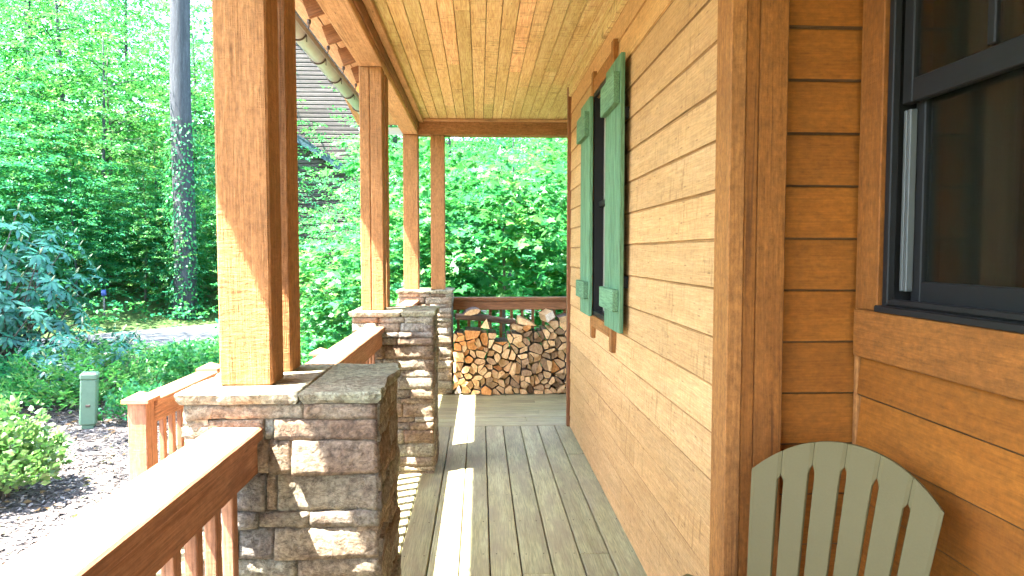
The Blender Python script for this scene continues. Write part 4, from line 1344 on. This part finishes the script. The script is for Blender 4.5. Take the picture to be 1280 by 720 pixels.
# thin bare trunks in the wood
for i, (x, y, r_, h, lx, lab) in enumerate([(-19.4, 27.0, 0.07, 11, 0.3, 'thin dark stem at the far left of the wood'), (-17.6, 25.6, 0.06, 10, -0.2, 'thin dark stem second from the left edge'),
                                        (-13.6, 25.8, 0.055, 9, 0.2, 'thin dark stem left of the tall bare trunk'), (1.9, 22.8, 0.06, 9, 0.1, 'thin dark stem in the opening near the cabin wall')]):
    mb = MB(); z = ground_z(x, y)
    mb.tube([(lx * (k / 8) ** 1.3 + 0.06 * math.sin(k * 1.3 + i), 0.05 * math.cos(k + i), -0.3 + h * k / 8) for k in range(9)], [r_ * (1 - 0.09 * k) for k in range(9)], 7)
    for k in range(5):
        hh = h * (0.45 + 0.1 * k); aa = k * 2.1 + i
        mb.tube([(lx * (hh / h) ** 1.3, 0, hh), (lx * (hh / h) ** 1.3 + math.cos(aa) * 0.8, math.sin(aa) * 0.8, hh + 0.5), (lx + math.cos(aa) * 1.6, math.sin(aa) * 1.6, hh + 0.8)], [r_ * 0.4, r_ * 0.25, 0.008], 5)
    o = mb.build('sapling_trunk', M['trunk_dark'], None, (x, y, z)); tag(o, lab, 'tree', 'thin stems in the wood')

# far-off woods, one mass
rng = np.random.default_rng(77)
cen = []
for i in range(430):
    an = rng.uniform(-1.05, 0.75); dist = rng.uniform(44, 66)
    x, y = math.sin(an) * dist, math.cos(an) * dist
    z = min(ground_z(x, y), 16) + rng.uniform(0.5, 13 if dist > 50 else 8)
    cen.append((x, y, z))
cen = np.array(cen)
p = np.repeat(cen, 26, 0) + rng.normal(0, 1, (len(cen) * 26, 3)) * np.array([2.0, 2.0, 1.2])
dr = rng.normal(0, 1, p.shape); dr[:, 2] *= 0.2; dr /= np.linalg.norm(dr, axis=1, keepdims=True)
o = leaf_mesh('distant_woods', *sprays(rng, p, dr, 8, 1.3, 0.36), M['leaf_a'], 'diamond', None, 'stuff')
tag(o, 'far wood of mixed green trees behind everything', 'woods')
rng = np.random.default_rng(78)
pts = []
while len(pts) < 1700:
    x, y = rng.uniform(-32, 14), rng.uniform(12, 42)
    d = road_d(x, y)
    if (y > 23 and -9.6 < x < -3.5) or d < 2.5 or (not side_far(x, y) and (x < -4.6 or y < 9)): continue
    pts.append((x, y, ground_z(x, y) + rng.uniform(0.15, 2.4 if side_far(x, y) and d > 5 else 0.7)))
pts = np.array(pts)
p = np.repeat(pts, 6, 0) + rng.normal(0, 1, (len(pts) * 6, 3)) * np.array([0.6, 0.6, 0.3])
dr = rng.normal(0, 1, p.shape); dr[:, 2] *= 0.2; dr /= np.linalg.norm(dr, axis=1, keepdims=True)
o = leaf_mesh('undergrowth', *sprays(rng, p, dr, 12, 0.55, 0.15), M['leaf_a'], 'diamond', None, 'stuff')
tag(o, 'low leafy undergrowth along the lane and on the bank', 'undergrowth')

# ground cover between the mulch bed and the lane
rng = np.random.default_rng(31)
P_ = []
while len(P_) < 5200:
    x, y = rng.uniform(-11, 4), rng.uniform(7.9, 20)
    if in_mulch(x, y) and rng.random() < 0.93: continue
    if road_d(x, y) < 2.25 or side_far(x, y): continue
    if x > -0.8 and y < 8.2: continue
    hgt = 0.06 + 0.17 * max(0, noise.noise(Vector((x * 0.9, y * 0.9, 2))) + 0.35)
    P_.append((x, y, ground_z(x, y) + rng.uniform(0.02, hgt)))
p = np.array(P_); dr = rng.normal(0, 1, p.shape); dr[:, 2] = 0.25; dr /= np.linalg.norm(dr, axis=1, keepdims=True)
o = leaf_mesh('ground_cover', *sprays(rng, p, dr, 7, 0.22, 0.10, jit=0.5, droop=-0.1), M['leaf_ground'], 'diamond', None, 'stuff')
tag(o, 'bright green ground cover between mulch bed and lane', 'ground cover')

# loose mulch chips on the bed
rng = np.random.default_rng(41)
n = 60000
x = rng.uniform(-9.5, -0.95, n); y = 2.2 + (rng.random(n) ** 1.15) * 8.8
keep = np.array([in_mulch(a, c) for a, c in zip(x, y)])
x, y = x[keep], y[keep]
z = np.array([ground_z(a, c) for a, c in zip(x, y)]) + 0.006 + 0.012 * rng.random(len(x))
a = rng.random(len(x)) * 2 * math.pi
d = np.stack([np.cos(a), np.sin(a), rng.normal(0, 0.18, len(x))], 1); nr = np.stack([rng.normal(0, .35, len(x)), rng.normal(0, .35, len(x)), np.ones(len(x))], 1)
m = NT('mulch_chips')
t = m.attr('tint').outputs['Fac']
m.bsdf(m.ramp(t, [(0.0, (0.035, 0.03, 0.028)), (0.5, (0.09, 0.076, 0.068)), (0.8, (0.20, 0.175, 0.155)), (1.0, (0.38, 0.34, 0.31))]), 0.9, None, 0.15)
o = leaf_mesh('mulch_chips', np.stack([x, y, z], 1), d, nr, 0.03 + 0.06 * rng.random(len(x)), rng.random(len(x)), m.mat, 'long', None, 'stuff')
tag(o, 'shredded wood mulch chips covering the garden bed', 'mulch')

n = 1500
x = rng.uniform(-9, -1.0, n); y = rng.uniform(2.5, 11, n)
z = np.array([ground_z(a, c) for a, c in zip(x, y)]) + 0.022
a = rng.random(n) * 2 * math.pi
M['dry'] = foliage('dry_leaves', (0.09, 0.05, 0.025), (0.16, 0.095, 0.045), (0.26, 0.17, 0.09), 0.2, 0.02)
o = leaf_mesh('leaf_litter', np.stack([x, y, z], 1), np.stack([np.cos(a), np.sin(a), rng.normal(0, .2, n)], 1), np.stack([rng.normal(0, .4, n), rng.normal(0, .4, n), np.ones(n)], 1), 0.05 + 0.05 * rng.random(n), rng.random(n), M['dry'], 'diamond', None, 'stuff')
tag(o, 'scattered dry brown leaves on the mulch', 'leaf litter')
# rhododendron: stems carrying whorls of long leaves
def rhodo(x, y, h, w, n_whorl, seed, label, lsize=0.20):
    rng = np.random.default_rng(seed); rr = random.Random(seed)
    root = empty('rhododendron_bush', (x, y, ground_z(x, y)))
    tag(root, label, 'shrub')
    P, D, Nn, S, T = [], [], [], [], []
    mb = MB()
    for i in range(n_whorl):
        v = rng.normal(size=3); v /= np.linalg.norm(v); r = rng.random() ** 0.35
        c = np.array([v[0] * w * r, v[1] * w * r, h * 0.56 + v[2] * h * 0.44 * r])
        out = np.array([v[0] * 0.7, v[1] * 0.7, 0.75 + 0.3 * v[2]]); out /= np.linalg.norm(out)
        e1 = np.cross(out, [0.3, 0.9, 0.1]); e1 /= np.linalg.norm(e1); e2 = np.cross(out, e1)
        nl = rng.integers(8, 13); ph = rng.random() * 6; tt = rng.random()
        for k in range(nl):
            a = ph + 2 * math.pi * k / nl
            rad = e1 * math.cos(a) + e2 * math.sin(a)
            P.append(c + rad * 0.012 + out * rng.uniform(-0.03, 0.02)); D.append(rad + out * rng.uniform(-0.45, 0.25) + np.array([0, 0, -0.2])); Nn.append(out + rng.normal(0, 0.1, 3))
            S.append(lsize * rng.uniform(0.75, 1.15)); T.append(min(1, 0.5 * tt + 0.5 * rng.random()))
        if rng.random() < 0.4:
            mb2 = MB(); mb2.tube([tuple(c), tuple(c + out * 0.05), tuple(c + out * 0.11)], [0.010, 0.014, 0.004], 5, tint=0.9)
            if len(root.children) < 90: mb2.build('flower_bud', M['bud'], root)
        if i % 4 == 0:
            b0 = Vector((rr.uniform(-.3, .3) * w, rr.uniform(-.3, .3) * w, -0.1)); e = Vector(c)
            mb.tube([b0, b0.lerp(e, 0.5) + Vector((rr.uniform(-.15, .15), rr.uniform(-.15, .15), 0.1)), e], [0.022, 0.014, 0.006], 5)
    leaf_mesh('foliage', np.array(P), np.array(D), np.array(Nn), np.array(S), np.array(T), M['leaf_rhodo'], 'long', root)
    mb.build('stems', M['trunk_dark'], root)
M['bud'] = plain('pale_flower_bud', (0.30, 0.33, 0.18), 0.7)
rhodo(-7.75, 10.9, 2.95, 1.75, 330, 51, 'tall bluish rhododendron with whorled leaves at the left of the mulch bed')
rhodo(-5.95, 10.4, 1.15, 0.95, 120, 52, 'lower rhododendron branch mass right of the tall one', 0.15)

# shrubs with small leaves
def shrub(name, x, y, h, w, n, size, mat, seed, label, shape='diamond', upright=0.8, stems=14, pw=0.45):
    rng = np.random.default_rng(seed); rr = random.Random(seed)
    root = empty(name, (x, y, ground_z(x, y)))
    tag(root, label, 'shrub')
    v = rng.normal(size=(n, 3)); v[:, 2] = np.abs(v[:, 2]); v /= np.linalg.norm(v, axis=1, keepdims=True)
    r = rng.random((n, 1)) ** pw
    lump = np.array([1 + 0.22 * noise.noise(Vector(q * 2.2) + Vector((seed, 0, 0))) for q in v])[:, None]
    c = v * r * lump * np.array([w, w, h * 0.78]); c[:, 2] += h * 0.14
    dr = v * 0.7 + np.array([0, 0, upright]) + rng.normal(0, .25, v.shape); dr /= np.linalg.norm(dr, axis=1, keepdims=True)
    leaf_mesh('foliage', *sprays(rng, c, dr, 9, size * 2.2, size, jit=0.6, droop=-0.1), mat, shape, root)
    mb = MB()
    for i in range(stems):
        a = rr.random() * 6.28; e = Vector((math.cos(a) * w * 0.7, math.sin(a) * w * 0.7, h * rr.uniform(0.5, 0.8)))
        mb.tube([(math.cos(a) * 0.05, math.sin(a) * 0.05, -0.05), tuple(e * 0.5 + Vector((0, 0, 0.05))), e], [0.012, 0.008, 0.003], 5)
    mb.build('stems', M['trunk_dark'], root)
shrub('azalea_bush', -4.32, 6.25, 0.84, 0.47, 520, 0.072, M['leaf_shrub'], 61, 'round light green azalea bush on the sunlit mulch')
shrub('fern_shrub', -5.6, 9.75, 0.95, 0.95, 520, 0.085, M['leaf_ground'], 62, 'feathery green shrub between the rhododendron and the bollard', 'long')
shrub('fern_shrub', -6.6, 9.9, 0.75, 0.8, 380, 0.085, M['leaf_c'], 63, 'darker low shrub under the rhododendron', 'long')
shrub('weed_clump', -4.45, 9.1, 0.42, 0.42, 160, 0.07, M['leaf_ground'], 64, 'small green weed clump right of the bollard')
# bed edge planting
for i, (x, y, h, w, lab) in enumerate([(-4.6, 12.0, 0.55, 0.8, 'leafy clump in the ground cover behind the bollard'), (-3.6, 13.2, 0.6, 0.9, 'bright leafy clump left of the near post'),
                                       (-5.8, 13.6, 0.28, 0.7, 'leafy clump at the edge of the lane'), (-2.6, 10.3, 0.6, 0.8, 'leafy clump beside the capped railing post')]):
    shrub('leafy_clump', x, y, h, w, 300, 0.10, M['leaf_ground'], 70 + i, lab)

# green utility pedestal
x, y = -4.92, 8.72
root = empty('utility_pedestal', (x, y, ground_z(x, y)), R(20)); root.rotation_euler = (R(2), R(3), R(20))
tag(root, 'grey green plastic utility pedestal standing in the mulch', 'bollard')
M['pedestal'] = plain('green_plastic', (0.10, 0.165, 0.10), 0.55, nz=0.15)
mb = MB()
mb.box((0, 0, 0.34), (0.185, 0.165, 0.58), axis=2, bev=0.018); mb.box((0, 0, 0.05), (0.14, 0.12, 0.20), axis=2, bev=0.01)
mb.build('body', M['pedestal'], root)
mb = MB(); mb.box((0, 0, 0.665), (0.20, 0.18, 0.085), axis=2, bev=0.022); mb.build('cover', M['pedestal'], root)
mb = MB(); mb.box((0.0, -0.085, 0.30), (0.05, 0.012, 0.03), bev=0.003); mb.build('latch', M['iron'], root)
# reflector post across the lane
x, y = -11.6, 21.6
root = empty('marker_post', (x, y, ground_z(x, y)))
tag(root, 'thin marker post with a blue top across the lane', 'post')
mb = MB(); mb.tube([(0, 0, -0.2), (0, 0, 0.72)], [0.035, 0.033], 8); mb.build('stake', M['track'], root)
M['blue'] = plain('blue_reflector', (0.05, 0.08, 0.28), 0.4)
mb = MB(); mb.tube([(0, 0, 0.72), (0, 0, 0.90)], [0.075, 0.07], 12); mb.build('reflector', M['blue'], root)
# dark green transformer box behind the rhododendron
x, y = -8.75, 12.3
root = empty('utility_box', (x, y, ground_z(x, y)), R(25))
tag(root, 'dark green utility box behind the rhododendron at the left edge', 'utility box')
M['boxgreen'] = plain('dark_green_metal', (0.03, 0.085, 0.055), 0.45)
mb = MB(); mb.box((0, 0, 0.40), (0.9, 0.8, 0.8), axis=2, bev=0.02); mb.build('body', M['boxgreen'], root)
mb = MB(); mb.box((0, 0, 0.835), (0.94, 0.84, 0.06), axis=2, bev=0.02); mb.build('lid', M['boxgreen'], root)
mb = MB(); mb.box((0, -0.41, 0.45), (0.10, 0.02, 0.16), bev=0.004); mb.build('handle', M['iron'], root)
# flat stones by the lane
def boulder(x, y, sx, sy, sz, seed, label):
    V, F = [], []
    nu, nv = 18, 10
    for j in range(nv + 1):
        for i in range(nu):
            a, p = 2 * math.pi * i / nu, math.pi * j / nv
            q = Vector((math.sin(p) * math.cos(a), math.sin(p) * math.sin(a), math.cos(p)))
            k = 1 + 0.25 * noise.noise(q * 1.7 + Vector((seed, 0, 0))) + 0.08 * noise.noise(q * 5 + Vector((seed, 3, 0)))
            V.append((q.x * sx * k, q.y * sy * k, q.z * sz * k))
    for j in range(nv):
        for i in range(nu): F.append([j * nu + i, (j + 1) * nu + i, (j + 1) * nu + (i + 1) % nu, j * nu + (i + 1) % nu])
    mb = MB(); mb.add(V, F, 0, smooth=True)
    o = mb.build('rock', M['stone'], None, (x, y, ground_z(x, y) + sz * 0.3)); tag(o, label, 'rock')
boulder(-7.9, 15.0, 0.45, 0.3, 0.14, 3, 'flat dark rock at the near edge of the lane')
boulder(-6.9, 9.4, 0.16, 0.13, 0.08, 8, 'small rock under the low shrub')

# ------------------------------------------------------------------ neighbouring house
root = empty('neighbour_house', (-7.2, 33, ground_z(-7.2, 33)))
tag(root, 'grey brown timber house with a teal roof edge behind the trees', 'house')
M['grey_siding'] = wood('grey_log_siding', (0.052, 0.042, 0.036), (0.082, 0.068, 0.06), (0.115, 0.098, 0.088), bump=0.5, knots=0.1, tintv=0.15)
M['teal'] = plain('teal_fascia', (0.02, 0.055, 0.07), 0.5)
gz = ground_z(-7.2, 33)
def sub(mb, nm, mat, par=None):
    o = mb.build(nm, mat, par or root)
    if par is None: o.location = (7.2, -33, -gz)
    return o
mb = MB()
z = 0.6
while z < 13.5:
    x1 = -4.4 if z < 9.3 else -4.4 - (z - 9.3) * 1.15
    if x1 < -9: break
    mb.span(-10.5, x1, 32.0 - 0.03, 32.15, z, z + 0.185, axis=0, bev=0.035); z += 0.19
mb.span(-10.5, -4.5, 32.05, 38, 0.0, 9.3, mat=1)
sub(mb, 'wall', [M['grey_siding'], M['dark_gap']])
mb = MB()
mb.bar((-10.9, 31.5, 8.35), (-6.05, 31.5, 5.15), 0.05, 0.26); mb.bar((-10.9, 31.7, 8.55), (-6.0, 31.7, 5.30), 0.5, 0.05)
sub(mb, 'porch_roof', M['teal'])
mb = MB(); mb.bar((-4.0, 34.8, 8.95), (-10.3, 34.8, 14.6), 6.8, 0.12); sub(mb, 'roof', M['roofing'])
mb = MB(); mb.span(-9.6, -8.5, 31.93, 31.98, 2.2, 3.8, axis=2); f = sub(mb, 'window', M['black'])
mb = MB(); mb.span(-9.5, -8.6, 31.91, 31.925, 2.3, 3.7); mb.build('pane', M['glass'], f)

# ------------------------------------------------------------------ light, sky, camera
w = bpy.data.worlds.new('World'); sc.world = w; w.use_nodes = True
nt = w.node_tree
bg = nt.nodes['Background']
sky = nt.nodes.new('ShaderNodeTexSky'); sky.sky_type = 'NISHITA'; sky.sun_disc = False
EL, AZ = R(65.1), R(24.0)
S = Vector((-math.cos(EL) * math.cos(AZ), -math.cos(EL) * math.sin(AZ), math.sin(EL)))
sky.sun_elevation = EL; sky.sun_rotation = math.atan2(S.x, S.y)
sky.air_density = 1.0; sky.dust_density = 1.5; sky.ozone_density = 1.0
nt.links.new(sky.outputs[0], bg.inputs[0]); bg.inputs[1].default_value = 0.15
ld = bpy.data.lights.new('Sun', 'SUN'); ld.energy = 5.0; ld.angle = R(0.53); ld.color = (1.0, 0.965, 0.91)
lo = bpy.data.objects.new('Sun', ld); col.objects.link(lo); lo.rotation_euler = S.to_track_quat('Z', 'Y').to_euler(); lo.location = (0, 0, 20)

cd = bpy.data.cameras.new('Camera'); cd.lens = 24.0; cd.sensor_width = 36.0; cd.clip_start = 0.05; cd.clip_end = 2000
cam = bpy.data.objects.new('Camera', cd); col.objects.link(cam)
cam.location = (0, 0, 1.45); cam.rotation_euler = (R(90 - 2.95), 0, R(-2.69))
sc.camera = cam
sc.view_settings.view_transform = 'Standard'; sc.view_settings.look = 'None'
sc.view_settings.exposure = 3.95; sc.view_settings.gamma = 1.0
sc.cycles.max_bounces = 8; sc.cycles.diffuse_bounces = 4; sc.cycles.glossy_bounces = 3; sc.cycles.transmission_bounces = 4; sc.cycles.transparent_max_bounces = 6
sc.cycles.use_denoising = True
sc.cycles.sample_clamp_indirect = 8.0
sc.cycles.use_adaptive_sampling = True; sc.cycles.adaptive_threshold = 0.03
